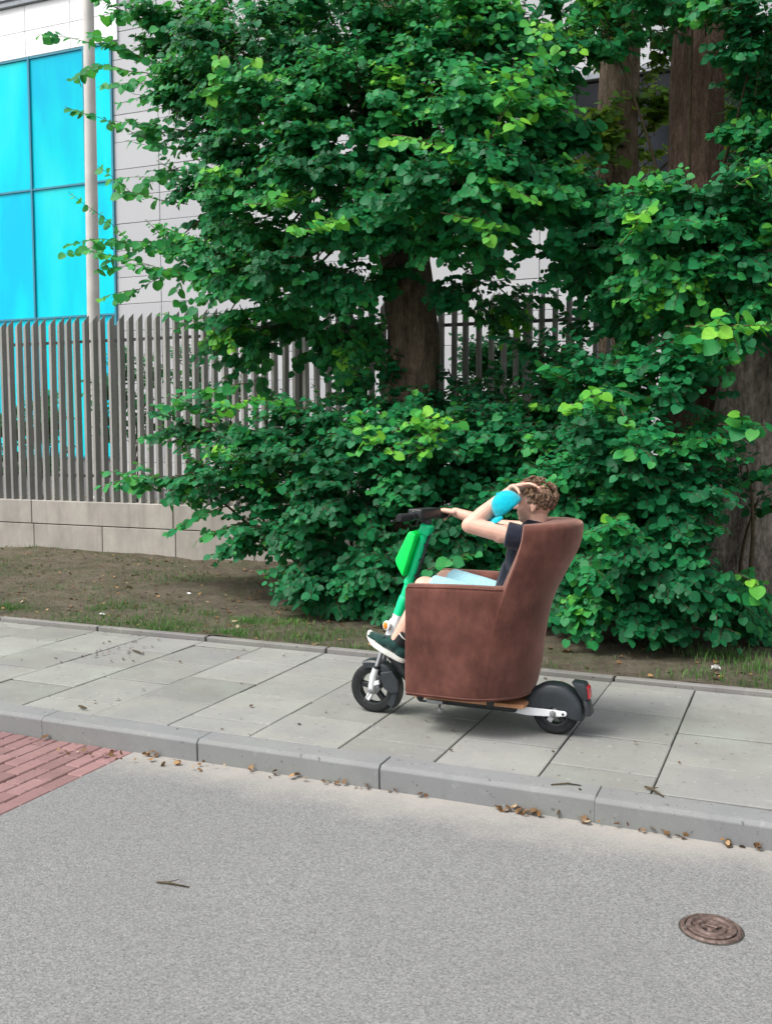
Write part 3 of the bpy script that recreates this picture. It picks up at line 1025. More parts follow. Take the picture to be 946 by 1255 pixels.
MB().bar(BM_ - bd * 0.03 + [-0.055, 0, 0.006], BM_ + bd * 0.03 + [-0.055, 0, 0.006], 0.045, 0.042).build('headlight', M['black'], scoot, bevel=0.01, seg=3, smooth=True)
MB().ball(BM_ + [-0.080, 0, 0.006], (0.005, 0.02, 0.014), 12, 8).build('headlight_lens', M['grey_metal'], scoot, smooth='all')

# deck, plank under the chair, rear arms
DZ = 0.158
MB().tube([sp(0.03), (FWX + 0.17, SY, 0.25), (FWX + 0.26, SY, 0.165), (FWX + 0.34, SY, 0.14)], [0.036, 0.034, 0.032, 0.03], 14).build('down_tube', M['black'], scoot, smooth=True)
MB().box((-1.86, SY - 0.098, 0.112), (-1.32, SY + 0.098, DZ - 0.004)).build('deck', M['black'], scoot, bevel=0.01, smooth=True)
for s in (-1, 1):
    MB().box((-1.845, SY + s * 0.106 - 0.006, 0.130), (-1.70, SY + s * 0.106 + 0.006, 0.144)).build('deck_trim', M['white_metal'], scoot, bevel=0.003, seg=1)
MB().box((-1.86, SY - 0.15, 0.151), (-1.265, SY + 0.15, 0.170)).build('plank', M['wood'], scoot, bevel=0.003, seg=1)
MB().box((-1.79, SY - 0.155, 0.128), (-1.70, SY - 0.02, 0.150)).build('plank_bracket', M['grey_metal'], scoot, bevel=0.003, seg=1)
for s in (-1, 1):
    y0 = SY + s * 0.062
    ap = [(-1.56, 0.120), (-1.36, 0.106), (-1.27, 0.098), (-1.18, 0.103), (-1.075, 0.112), (-1.064, 0.120), (-1.064, 0.132), (-1.075, 0.139), (-1.16, 0.140), (-1.33, 0.141), (-1.56, 0.148)]
    MB().prism(ap, y0 - 0.0065, y0 + 0.0065).build('rear_arm', M['white_metal'], scoot, bevel=0.003, seg=1)
    MB().lathe((RWX, y0 + s * 0.006, RWR + 0.001), (0, s, 0), [(0, 0.017), (0.005, 0.017), (0.006, 0.012), (0.014, 0.011), (0.015, 0.006)], 8).build('axle_nut', M['grey_metal'], scoot)
    MB().lathe((RWX + 0.052, y0 + s * 0.006, RWR + 0.003), (0, s, 0), [(0, 0.007), (0.004, 0.006)], 10).build('bolt', M['black'], scoot)
MB().tube([(-1.735, SY - 0.09, 0.12), (-1.728, SY - 0.12, 0.10), (-1.715, SY - 0.135, 0.078)], 0.006, 8).build('kickstand', M['grey_metal'], scoot, smooth='all')
MB().tube([(-1.75, SY - 0.12, 0.092), (-1.70, SY - 0.13, 0.092)], 0.005, 8).build('kickstand', M['grey_metal'], scoot, smooth='all')
# big black rear mudguard: hood with closed sides
RC = np.array([RWX, SY, RWR])
vs, fs = [], []
an = np.linspace(R(192), R(-12), 30)
prof = [(-0.049, 0.0), (-0.054, 0.55), (-0.052, 0.86), (-0.040, 0.97), (0, 1.0), (0.040, 0.97), (0.052, 0.86), (0.054, 0.55), (0.049, 0.0)]
for a in an:
    d = np.array([math.cos(a), 0, math.sin(a)])
    rr_ = 0.150 + 0.012 * max(0, -math.cos(a))
    for yy, q in prof:
        vs.append(RC + d * (0.03 + (rr_ - 0.03) * q) + np.array([0, yy, 0]))
npf = len(prof)
for i in range(len(an) - 1):
    for q in range(npf - 1):
        fs.append((i * npf + q, i * npf + q + 1, (i + 1) * npf + q + 1, (i + 1) * npf + q))
MB().add(vs, fs).build('rear_mudguard', M['fender'], scoot, smooth='all')
tl = MB().prism([(RWX + 0.085, 0.288), (RWX + 0.150, 0.285), (RWX + 0.165, 0.262), (RWX + 0.172, 0.205), (RWX + 0.150, 0.190), (RWX + 0.125, 0.22)], SY - 0.040, SY + 0.040)
tlo = tl.build('tail_light_housing', M['fender'], scoot, bevel=0.007, smooth=True)
MB().prism([(RWX + 0.158, 0.270), (RWX + 0.172, 0.262), (RWX + 0.180, 0.206), (RWX + 0.166, 0.203)], SY - 0.033, SY + 0.033).build('tail_light', M['red_lens'], scoot, bevel=0.004)
MB().prism([(RWX + 0.150, 0.20), (RWX + 0.168, 0.195), (RWX + 0.190, 0.125), (RWX + 0.172, 0.118), (RWX + 0.160, 0.15)], SY - 0.045, SY + 0.045).build('mud_flap', M['fender'], scoot, bevel=0.004, smooth=True)

# ================================================================== RIDER
rider = empty('person', (-1.4, SY, 0.55))
tag(rider, 'person in black t-shirt and pale blue shorts riding in the armchair', 'person')
HC = np.array([-1.262, 4.905, 1.190])
P_HIP = np.array([-1.36, SY, 0.625])
sh_l = np.array([-1.262, 4.735, 1.020]); sh_r = np.array([-1.262, 5.070, 1.025])
el_l = np.array([-1.535, 4.665, 1.084]); wr_l = np.array([-1.374, 4.840, 1.252])
el_r = np.array([-1.535, 5.150, 1.035]); wr_r = np.array([-1.775, 5.140, 1.108])
kn_l = np.array([-1.800, 4.735, 0.742]); kn_r = np.array([-1.800, 5.060, 0.735])
an_l = np.array([-1.948, 4.725, 0.455]); an_r = np.array([-1.915, 5.075, 0.445])

B = MB()
# torso, neck, head
B.capsule(P_HIP + [0, -0.07, 0], P_HIP + [0, 0.07, 0], 0.105, 0.105)
B.capsule(P_HIP, (-1.31, SY, 0.80), 0.115, 0.112)
B.ball((-1.285, SY, 0.90), (0.105, 0.155, 0.14))
B.capsule((-1.262, SY - 0.10, 1.0), (-1.262, SY + 0.11, 1.0), 0.068, 0.068)
B.capsule((-1.255, 4.90, 1.02), HC + [0.014, 0, -0.06], 0.058, 0.052)
B.ball(HC + [0.006, 0, 0.012], (0.092, 0.073, 0.088))
B.ball(HC + [-0.032, 0, -0.035], (0.058, 0.058, 0.072))
B.ball(HC + [-0.060, 0, -0.082], (0.026, 0.030, 0.022))          # chin
B.capsule(HC + [-0.088, 0, 0.004], HC + [-0.108, 0, -0.026], 0.007, 0.012)   # nose
B.ball(HC + [-0.100, 0.010, -0.028], (0.010, 0.009, 0.008)); B.ball(HC + [-0.100, -0.010, -0.028], (0.010, 0.009, 0.008))
B.capsule(HC + [-0.084, -0.014, -0.052], HC + [-0.084, 0.014, -0.052], 0.007, 0.007)   # lips
B.capsule(HC + [-0.081, -0.012, -0.063], HC + [-0.081, 0.012, -0.063], 0.007, 0.007)
B.capsule(HC + [-0.078, -0.045, 0.022], HC + [-0.086, 0, 0.024], 0.010, 0.010); B.capsule(HC + [-0.078, 0.045, 0.022], HC + [-0.086, 0, 0.024], 0.010, 0.010)
for s in (-1, 1):                                                   # ears
    B.ball(HC + [0.010, s * 0.076, -0.008], (0.019, 0.009, 0.030))
    B.ball(HC + [0.006, s * 0.078, -0.034], (0.009, 0.007, 0.012))
# arms
for s_, e_, w_ in ((sh_l, el_l, wr_l), (sh_r, el_r, wr_r)):
    B.capsule(s_, e_, 0.052, 0.040)
    B.ball(s_ * 0.55 + e_ * 0.45 + [0, 0, -0.008], (0.045, 0.045, 0.045))
    mid = e_ * 0.68 + w_ * 0.32
    B.capsule(e_, mid, 0.039, 0.041); B.capsule(mid, w_, 0.041, 0.026)
# legs
for k_, a_, s in ((kn_l, an_l, -1), (kn_r, an_r, 1)):
    B.capsule(P_HIP + [-0.02, s * 0.095, 0], k_, 0.088, 0.060)
    calf = k_ * 0.65 + a_ * 0.35 + [0.018, 0, 0]
    B.capsule(k_, calf, 0.055, 0.054); B.capsule(calf, a_, 0.054, 0.038)
    B.capsule(a_, a_ + [-0.05, 0, -0.02], 0.034, 0.024)


def hand(palm_c, fwd, nor, side, curl, spread=0.0, thumb=0.9):
    """palm, four fingers of unequal length curling towards nor, thumb off the side"""
    fwd, nor = nrm(fwd), nrm(nor)
    sd_ = np.cross(fwd, nor) * side
    palm_c = np.array(palm_c, float)
    for q in (-0.024, -0.008, 0.008, 0.024):
        B.capsule(palm_c - fwd * 0.036 + sd_ * q * 0.75, palm_c + fwd * 0.034 + sd_ * q, 0.0135, 0.0125, 10)
    for i_, (q, L) in enumerate(((-0.030, 0.062), (-0.0105, 0.076), (0.0095, 0.080), (0.030, 0.070))):
        p = palm_c + fwd * 0.038 + sd_ * q
        ang_ = 0.25 * curl
        for seg_, fr in enumerate((0.45, 0.32, 0.25)):
            d = nrm(fwd * math.cos(ang_) + nor * math.sin(ang_) + sd_ * spread * (i_ - 1.5))
            p2 = p + d * L * fr
            B.capsule(p, p2, 0.0088 - 0.0008 * seg_, 0.0082 - 0.0008 * seg_, 10)
            p = p2; ang_ += curl
    p = palm_c - fwd * 0.020 + sd_ * 0.026
    d = nrm(fwd * 0.55 + sd_ * 0.7 + nor * 0.45)
    p2 = p + d * 0.036; B.capsule(p, p2, 0.0125, 0.0105, 10)
    d = nrm(fwd * 0.8 + nor * thumb); p3 = p2 + d * 0.030; B.capsule(p2, p3, 0.0102, 0.0090, 10)
    d = nrm(fwd * 0.5 + nor * thumb * 1.3); B.capsule(p3, p3 + d * 0.022, 0.0090, 0.0075, 10)


# left hand up at the cap's rim by the forehead, right hand closed round the far grip
hand(wr_l + [0.045, -0.008, 0.018], (0.95, -0.06, 0.16), (0.05, -0.45, -0.85), -1, 0.30)
hand(wr_r + [-0.034, -0.014, 0.006], (-0.92, -0.05, 0.12), (-0.15, 0, -1), -1, 1.15)
B.fuse('body', M['skin'], rider, 0.0045, 5)

for s in (-1, 1):
    ey = MB().ball(HC + [-0.077, s * 0.031, 0.004], 0.0115, 14, 10).build('eye', M['eye_white'], rider, smooth='all')
    MB().ball(HC + [-0.0868, s * 0.031, 0.004], (0.0025, 0.0052, 0.0052), 12, 8).build('iris', M['hair'], ey, smooth='all')
    MB().tube([HC + [-0.083, s * 0.048, 0.018], HC + [-0.092, s * 0.032, 0.024], HC + [-0.092, s * 0.016, 0.020]], [0.002, 0.004, 0.003], 6).build('eyebrow', M['hair'], rider, smooth='all')

# t-shirt with short sleeves
S = MB()
S.capsule((-1.352, SY - 0.06, 0.66), (-1.352, SY + 0.06, 0.66), 0.118, 0.118)
S.capsule((-1.352, SY, 0.67), (-1.31, SY, 0.82), 0.128, 0.126)
S.ball((-1.287, SY, 0.90), (0.117, 0.168, 0.15))
S.capsule((-1.262, SY - 0.11, 1.003), (-1.262, SY + 0.12, 1.003), 0.077, 0.077)
S.capsule((-1.258, 4.90, 1.0), (-1.256, 4.90, 1.062), 0.078, 0.066)
for s_, e_ in ((sh_l, el_l), (sh_r, el_r)):
    d = nrm(e_ - s_)
    pts = [s_ - d * 0.05, s_ - d * 0.02, s_ + d * 0.03, s_ + d * 0.098, s_ + d * 0.102]
    S.tube(pts, [0.02, 0.058, 0.066, 0.066, 0.060], 18)
for q in range(7):                                                  # soft folds at the belly
    z = 0.66 + 0.035 * q
    S.capsule((-1.452 + 0.018 * q, SY - 0.10 + 0.02 * (q % 3), z), (-1.462 + 0.018 * q, SY + 0.05 + 0.02 * (q % 2), z + 0.012), 0.014, 0.008, 8)
S.fuse('t_shirt', M['shirt'], rider, 0.007, 5)

# shorts
T = MB()
T.capsule(P_HIP + [0.0, -0.075, -0.005], P_HIP + [0.0, 0.075, -0.005], 0.122, 0.122)
for k_, s in ((kn_l, -1), (kn_r, 1)):
    h_ = P_HIP + [-0.02, s * 0.098, 0.004]
    d = nrm(k_ - h_); L = np.linalg.norm(k_ - h_)
    T.tube([h_ - d * 0.06, h_, h_ + d * L * 0.5, h_ + d * (L - 0.035), h_ + d * (L - 0.025)], [0.05, 0.102, 0.092, 0.080, 0.070], 20)
    for q in range(6):
        c = h_ + d * (0.07 + 0.055 * q) + np.array([0, -s * 0.0, 0.082 - 0.003 * q])
        T.capsule(c + [0.02, -0.055, -0.022], c + [-0.025, 0.04, -0.012], 0.012, 0.007, 8)
T.fuse('shorts', M['shorts'], rider, 0.007, 4)


# shoes and socks
def shoe(an_, s, pitch):
    Rm = np.array([[math.cos(pitch), 0, math.sin(pitch)], [0, 1, 0], [-math.sin(pitch), 0, math.cos(pitch)]])
    org = an_ + np.array([-0.005, 0, -0.035])

    def w(p):
        p = np.array(p, float)
        if p[0] < 0: p[0] *= 0.87
        return org + Rm @ p
    U = MB()
    U.ball(w((0.035, 0, -0.010)), (0.040, 0.036, 0.042), rot=Rm)
    U.ball(w((-0.03, 0, 0.000)), (0.060, 0.040, 0.040), rot=Rm)
    U.ball(w((-0.10, 0, -0.018)), (0.065, 0.043, 0.030), rot=Rm)
    U.ball(w((-0.150, 0, -0.024)), (0.048, 0.040, 0.024), rot=Rm)
    U.capsule(w((-0.015, 0, 0.0)), w((0.008, 0, 0.055)), 0.040, 0.043)
    sh = U.fuse('shoe', M['shoe'], rider, 0.006, 3)
    out = []
    for a in np.linspace(0, 2 * math.pi, 32, endpoint=False):
        ca, sa = math.cos(a), math.sin(a)
        xx = -0.062 + 0.140 * (abs(ca) ** 0.75) * (1 if ca > 0 else -1)
        out.append((xx, (0.044 if ca < 0.2 else 0.038) * (abs(sa) ** 0.8) * (1 if sa > 0 else -1)))
    vs_ = []
    for z, g in ((-0.062, 0.92), (-0.058, 1.0), (-0.040, 1.02), (-0.034, 0.98)):
        for xx, yy in out:
            rise = 0.030 * max(0, (-xx - 0.12) / 0.08) ** 1.5
            vs_.append(w((-0.062 + (xx + 0.062) * g, yy * g, z + rise)))
    fs_ = [tuple(range(32))[::-1], tuple(96 + i_ for i_ in range(32))]
    for r_ in range(3):
        for i_ in range(32):
            j_ = (i_ + 1) % 32
            fs_.append((r_ * 32 + i_, r_ * 32 + j_, (r_ + 1) * 32 + j_, (r_ + 1) * 32 + i_))
    MB().add(vs_, fs_).build('sole', M['sole'], sh, smooth=True)
    for q in range(4):
        xx = -0.03 - 0.02 * q; zz = 0.040 - 0.006 * q
        MB().tube([w((xx, -0.028, zz - 0.012)), w((xx - 0.003, 0, zz)), w((xx, 0.028, zz - 0.012))], 0.0025, 6).build('lace', M['sock'], sh, smooth='all')
    sk_ = MB().tube([w((0.005, 0, 0.03)), w((0.012, 0, 0.070)), w((0.018, 0, 0.098)), w((0.0181, 0, 0.0985))], [0.044, 0.046, 0.045, 0.040], 18).build('sock', M['sock'], rider, smooth=True)
    MB().tube([w((0.0135, 0, 0.076)), w((0.015, 0, 0.081))], [0.0468, 0.0468], 18, cap=False).build('sock_stripe', M['sole'], sk_, smooth='all')


shoe(an_l, -1, R(27))
shoe(an_r, 1, R(20))

# curly brown hair: a close cap with loose curls over it
Hh = MB()
Hh.ball(HC + [0.014, 0, 0.022], (0.094, 0.079, 0.090))
hb = Hh
Hm = MB()
for q in range(330):
    th_ = math.acos(random.uniform(-0.5, 1)); ph_ = random.uniform(0, 2 * math.pi)
    d = np.array([math.sin(th_) * math.cos(ph_), math.sin(th_) * math.sin(ph_), math.cos(th_)])
    if d[0] < -0.25 and d[2] < 0.52: continue                        # face stays clear
    if d[2] < -0.10 and d[0] < 0.25: continue
    p = HC + np.array([0.012, 0, 0.018]) + d * np.array([0.092, 0.077, 0.087])
    crownw = max(d[2] + 0.2, 0)
    # every lock flows from the whorl at the back of the crown, lifts and waves
    wh = HC + np.array([0.06, 0.01, 0.10])
    lie = nrm(p - wh) + np.array([random.gauss(0, 0.45), random.gauss(0, 0.45), random.gauss(-0.1, 0.35)])
    lie = nrm(lie - d * (lie @ d)); wv = np.cross(d, lie)
    L = random.uniform(0.028, 0.048) * (0.55 + 0.7 * crownw)
    ph2 = random.uniform(0, 6); am = random.uniform(0.0015, 0.005)
    lift = (0.018 * crownw + 0.004) * random.uniform(0.4, 1.2)
    pts = []
    for u in range(9):
        t_ = u / 8
        pts.append(p + lie * L * t_ + d * (0.001 + lift * math.sin(t_ * 2.6)) + wv * am * math.sin(ph2 + t_ * 5) + d * am * 0.5 * math.cos(ph2 + t_ * 5))
    w_ = random.uniform(0.0045, 0.0075)
    Hm.tube(pts, [w_ * q_ for q_ in (0.8, 1, 1.1, 1.1, 1.0, 0.9, 0.75, 0.5, 0.15)], 5)
# near half of a hull under the curls, open at the face
vs, fs = [], []
for i_ in range(13):
    th_ = R(128) * i_ / 12
    for k_ in range(24):
        ph_ = 2 * math.pi * k_ / 24
        th2 = th_
        if math.cos(ph_) < 0: th2 = min(th_, R(62) + R(30) * (1 + math.cos(ph_)))
        d = np.array([math.sin(th2) * math.cos(ph_), math.sin(th2) * math.sin(ph_), math.cos(th2)])
        vs.append(HC + np.array([0.012, 0, 0.018]) + d * np.array([0.094, 0.079, 0.090]))
for i_ in range(12):
    for k_ in range(24):
        fs.append((i_ * 24 + k_, (i_ + 1) * 24 + k_, (i_ + 1) * 24 + (k_ + 1) % 24, i_ * 24 + (k_ + 1) % 24))
Hm.add(vs, fs)
Hm.fuse('hair', M['hair'], rider, 0.0032, 1)

# turquoise cap, taken off and held up before the face
cap = empty('cap', (-1.375, 4.74, 1.19))
tag(cap, 'turquoise baseball cap held up in front of the face', 'cap')
cA = nrm([-0.55, -0.30, 0.78]); cc = np.array([-1.358, 4.755, 1.172])
prof = [(0.012, 0.078), (0.0, 0.080)] + [(0.090 * math.sin(R(a)), 0.080 * math.cos(R(a)) ** 0.85 + 0.0005) for a in range(8, 91, 9)]
MB().lathe(cc, cA, prof[1:], 28).build('crown', M['cap'], cap, smooth='all')
s1 = nrm(np.cross(cA, [0, 1, 0.2])); s2 = np.cross(cA, s1)
bdn = nrm(np.array([-0.55, 0.1, -0.6]) - cA * (np.array([-0.55, 0.1, -0.6]) @ cA)); bsd = np.cross(cA, bdn)
vs, fs = [], []
for i_, a in enumerate(np.linspace(-68, 68, 19)):
    e = bdn * math.cos(R(a)) + bsd * math.sin(R(a))
    ext = 0.062 * math.cos(R(a * 90 / 68)) ** 0.6 if abs(a) < 67.9 else 0.0
    for z in (0.004, 0.0):
        vs.append(cc + e * 0.077 + cA * z)
        vs.append(cc + e * (0.079 + ext * 0.5) + cA * (z - 0.004 + 0.006 * math.cos(R(a))))
        vs.append(cc + e * (0.080 + ext) + cA * (z - 0.016 * abs(math.sin(R(a)))))
for i_ in range(18):
    o_ = i_ * 6; n_ = o_ + 6
    fs += [(o_, o_ + 1, n_ + 1, n_), (o_ + 1, o_ + 2, n_ + 2, n_ + 1), (o_ + 3, n_ + 3, n_ + 4, o_ + 4), (o_ + 4, n_ + 4, n_ + 5, o_ + 5), (o_ + 2, o_ + 5, n_ + 5, n_ + 2), (o_, n_, n_ + 3, o_ + 3)]
MB().add(vs, fs).build('brim', M['cap'], cap, smooth='all')
MB().ball(cc + cA * 0.090, 0.007, 10, 6).build('button', M['cap'], cap, smooth='all')


# ================================================================== VEGETATION
# heart-shaped lime leaf: x across, y along the midrib, folded a little
LT = np.array([(0, 0, 0), (0.26, -0.10, 0.04), (0.50, 0.14, 0.08), (0.52, 0.46, 0.06), (0.34, 0.76, -0.01), (0, 1.00, -0.13), (0, 0.48, -0.03),
               (-0.26, -0.10, 0.04), (-0.50, 0.14, 0.08), (-0.52, 0.46, 0.06), (-0.34, 0.76, -0.01)])
LF = [(0, 1, 2, 6), (6, 2, 3, 4), (6, 4, 5), (0, 6, 8, 7), (6, 10, 9, 8), (6, 5, 10)]


class Foliage:
    def __init__(self, seed):
        self.r = np.random.default_rng(seed)
        self.P, self.A, self.N, self.S, self.T = [], [], [], [], []
        self.tw = MB()

    def leaves(self, P, A, N, S, T):
        self.P.append(P); self.A.append(A); self.N.append(N); self.S.append(S); self.T.append(T)

    def spray(self, p0, d, L, size, tint, droop=0.55, side=True, out=None, spread=0.85, rad=0.006):
        r = self.r
        n = max(4, int(L / 0.07))
        d = nrm(d)
        pts = [np.array(p0, float)]
        cur = d.copy()
        step = L / n
        for i in range(n):
            cur = nrm(cur + np.array([0, 0, -droop * step * 1.6]) + r.normal(0, 0.07, 3))
            pts.append(pts[-1] + cur * step)
        pts = np.array(pts)
        self.tw.tube(pts, list(np.linspace(rad, 0.0018, len(pts))), 4, cap=False)
        m = max(5, int(L / (size * 0.50)))
        t = (np.arange(m) + r.uniform(0, 0.6, m)) / m * 0.90 + 0.10
        idx = np.clip(t * n, 0, n - 1e-3); i0 = idx.astype(int); fr = (idx - i0)[:, None]
        pp = pts[i0] * (1 - fr) + pts[i0 + 1] * fr
        dd = nrm(pts[i0 + 1] - pts[i0])
        up = np.array([0, 0, 1.0])
        sd_ = nrm(np.cross(dd, up) + 1e-6)
        sg = np.where(np.arange(m) % 2 == 0, 1, -1)[:, None]
        ax = nrm(dd * 0.55 + sd_ * sg * spread + r.normal(0, 0.28, (m, 3)) + np.array([0, 0, -0.45]))
        o = np.zeros(3) if out is None else np.asarray(out)
        hi_ = min(max((p0[2] - 1.0) / 2.0, 0), 1)
        nn = nrm(up * (0.75 - 0.35 * hi_) + o * (0.65 + 0.30 * hi_) + r.normal(0, 0.22, 3) + r.normal(0, 0.26, (m, 3)))
        S = size * r.uniform(0.45, 1.22, m) * (1 - 0.25 * (t > 0.93))
        T = np.clip(tint + r.normal(0, 0.10, m) + 0.10 * (t > 0.85), 0, 1)
        self.leaves(pp + ax * S[:, None] * 0.16, ax, nn, S, T)
        if side and L > 0.28:
            for q in range(r.integers(2, 5)):
                i = int(r.integers(1, max(2, n - 1)))
                sgn = 1 if q % 2 else -1
                dn = nrm(nrm(pts[i + 1] - pts[i]) * 0.7 + nrm(np.cross(d, up)) * sgn * 0.8 + r.normal(0, 0.25, 3))
                self.spray(pts[i], dn, L * r.uniform(0.35, 0.6), size * 0.95, tint, droop, False, out, spread, rad * 0.6)

    def blob(self, c, rad, n, trunk, size=0.065, tint=0.38, L=(0.26, 0.56), droop=0.55, tvar=0.20, front=0.35):
        """sprays filling an ellipsoid, growing away from the trunk point"""
        r = self.r
        c = np.asarray(c, float); rad = np.asarray(rad, float)
        tocam = nrm(np.array([0.35, -0.9, 0.25]))
        subs = []
        for i in range(max(3, n // 10)):
            u = nrm(r.normal(0, 1, 3) + np.array([0.1, -0.35, 0.1])) * r.uniform(0.35, 1.0) ** 0.5
            subs.append((u, r.normal(0, tvar * 0.8)))
        for i in range(n):
            if r.uniform() < 0.30:
                u = nrm(r.normal(0, 1, 3)) * r.uniform(0.15, 1.0) ** 0.5; dt = -0.08
            else:
                u, dt = subs[int(r.integers(len(subs)))]
                u = u + r.normal(0, 0.13, 3) / (rad / rad.max()) * np.array([1, 1, 0.55])
            p = c + u * rad * 0.85
            o = nrm(nrm(p - np.asarray(trunk)) * 0.6 + u * 0.8 + tocam * front + np.array([0, 0, 0.15]) + r.normal(0, 0.25, 3))
            l = r.uniform(*L)
            self.spray(p - o * l * 0.55, o, l, size * r.uniform(0.85, 1.12), tint + dt + r.normal(0, tvar * 0.5), droop, True, nrm(o * 0.5 + tocam * 0.6))

    def limb(self, a, b_, r0, r1, sag=0.12):
        a, b_ = np.asarray(a, float), np.asarray(b_, float)
        pts = []
        w_ = self.r.normal(0, 0.05, 3)
        for t in np.linspace(0, 1, 8):
            pts.append(a * (1 - t) + b_ * t + (np.array([0, 0, sag]) + w_) * math.sin(math.pi * t))
        self.tw.tube(pts, list(np.linspace(r0, r1, 8)), 7, cap=False)

    def arrays(self):
        return [np.concatenate(x) for x in (self.P, self.A, self.N, self.S, self.T)]


LEAF_MESH = {}


def leaf_mesh(mat, ti):
    key = (mat.name, ti)
    if key not in LEAF_MESH:
        me = bpy.data.meshes.new('leaf')
        me.from_pydata([tuple(p) for p in LT], [], LF)
        me.materials.append(mat)
        me.polygons.foreach_set('use_smooth', [True] * len(LF))
        at_ = me.attributes.new('tint', 'FLOAT', 'POINT')
        at_.data.foreach_set('value', np.full(len(LT), ti / 11.0, dtype=np.float32))
        LEAF_MESH[key] = me
    return LEAF_MESH[key]


def frames(A, N):
    y = nrm(A); x = nrm(np.cross(y, N)); z = np.cross(x, y)
    return x, y, z


def make_leaves(fo, mat, parent, crown_name='crown', singles=300, zmin=0.06, name='leaf'):
    P, A, N, S, T = fo.arrays()
    ok = P[:, 2] - 0.5 * S > zmin
    P, A, N, S, T = P[ok], A[ok], N[ok], S[ok], T[ok]
    x, y, z = frames(A, N)
    # the leaves that show largest from the street
    rel = P - CAM
    w_ = rel @ c_f
    u_ = CX + F * (rel @ c_r) / w_; v_ = CY - F * (rel @ c_u) / w_
    d = np.linalg.norm(rel, axis=1)
    face = np.abs(np.sum(z * rel, axis=1)) / d
    show = S * S * face / d ** 2.6
    show[(u_ < 5) | (u_ > 941) | (v_ < 5)] = 0
    order = np.argsort(-show)
    one = order[:singles]; rest = order[singles:]
    base = wloc(parent)
    for i in one:
        o = bpy.data.objects.new(name, leaf_mesh(mat, int(round(T[i] * 11))))
        COL.objects.link(o); o.parent = parent
        s = S[i]
        o.matrix_local = Matrix(((x[i][0] * s, y[i][0] * s, z[i][0] * s, P[i][0] - base.x), (x[i][1] * s, y[i][1] * s, z[i][1] * s, P[i][1] - base.y),
                                 (x[i][2] * s, y[i][2] * s, z[i][2] * s, P[i][2] - base.z), (0, 0, 0, 1)))
    if len(rest):
        n = len(rest); nv = len(LT)
        V = (x[rest][:, None, :] * LT[None, :, 0:1] + y[rest][:, None, :] * LT[None, :, 1:2] + z[rest][:, None, :] * LT[None, :, 2:3]) * S[rest][:, None, None] + P[rest][:, None, :]
        V = V.reshape(-1, 3) - np.array(base)
        ls = np.array([len(f_) for f_ in LF]); idx = np.concatenate([np.array(f_) for f_ in LF])
        loops_ = (np.arange(n)[:, None] * nv + idx[None, :]).reshape(-1)
        tot = np.tile(ls, n); st = np.concatenate([[0], np.cumsum(tot)[:-1]])
        me = bpy.data.meshes.new(crown_name)
        me.vertices.add(len(V)); me.vertices.foreach_set('co', V.astype(np.float32).ravel())
        me.loops.add(len(loops_)); me.loops.foreach_set('vertex_index', loops_.astype(np.int32))
        me.polygons.add(len(tot)); me.polygons.foreach_set('loop_start', st.astype(np.int32))
        me.update(calc_edges=True)
        me.polygons.foreach_set('use_smooth', np.ones(len(tot), dtype=bool))
        a_ = me.attributes.new('tint', 'FLOAT', 'POINT')
        a_.data.foreach_set('value', np.repeat(T[rest], nv).astype(np.float32))
        me.materials.append(mat)
        tag(link(crown_name, me, parent), kind='stuff')
    return len(P)


def trunk_mesh(base, path, rads, seg=64, seed=0, flare=0.0, ridge=0.05):
    """tapered trunk with furrowed, uneven section and root flare"""
    r = np.random.default_rng(seed)
    pts = np.array(path, float)
    t = np.linspace(0, 1, len(pts)); tt = np.linspace(0, 1, 110)
    C = np.stack([np.interp(tt, t, pts[:, k]) for k in range(3)], 1)
    Rr = np.interp(tt, t, rads)
    C[1:-1] = (C[:-2] + 2 * C[1:-1] + C[2:]) / 4
    ph = r.uniform(0, 6.28, 6)
    vs, fs = [], []
    for i in range(len(tt)):
        zrel = C[i][2] - C[0][2]
        for k in range(seg):
            a = 2 * math.pi * k / seg
            f_ = 1 + ridge * math.sin(5 * a + ph[0] + 0.5 * zrel) + ridge * 0.7 * math.sin(9 * a + ph[1] - 0.8 * zrel) + ridge * 0.6 * math.sin(3 * a + ph[2] + 1.3 * zrel) + r.normal(0, ridge * 0.25)
            f_ += ridge * 0.55 * (abs(math.sin(8.5 * a + ph[4] + 0.9 * math.sin(2.3 * zrel + ph[5]) + 0.4 * math.sin(7.1 * zrel))) - 0.5)
            f_ += ridge * 0.35 * (abs(math.sin(13.5 * a + ph[1] + 0.8 * math.sin(3.7 * zrel + ph[0]))) - 0.5)
            f_ += flare * math.exp(-zrel / 0.22) * (0.75 + 0.5 * math.sin(4 * a + ph[3]))
            vs.append(C[i] + np.array([math.cos(a), math.sin(a), 0]) * Rr[i] * f_)
    for i in range(len(tt) - 1):
        for k in range(seg):
            k2 = (k + 1) % seg
            fs.append((i * seg + k, i * seg + k2, (i + 1) * seg + k2, (i + 1) * seg + k))
    fs.append(tuple((len(tt) - 1) * seg + k for k in range(seg)))
    return MB().add(vs, fs)


DENS = 6.6


def px_blob(fo, trunk, px, py, Y, rx, ry, dens=1.0, limb_from=None, ydep=None, **kw):
    c = at(px, py, Y); s = mpp(c)
    rad = (rx * s, (ydep if ydep else 0.75 * rx * s), ry * s)
    n = max(2, int(dens * DENS * math.pi * rx * ry / 1500))
    fo.blob(c, rad, n, trunk, **kw)
    if limb_from is not None:
        fo.limb(limb_from, c, 0.020, 0.006)


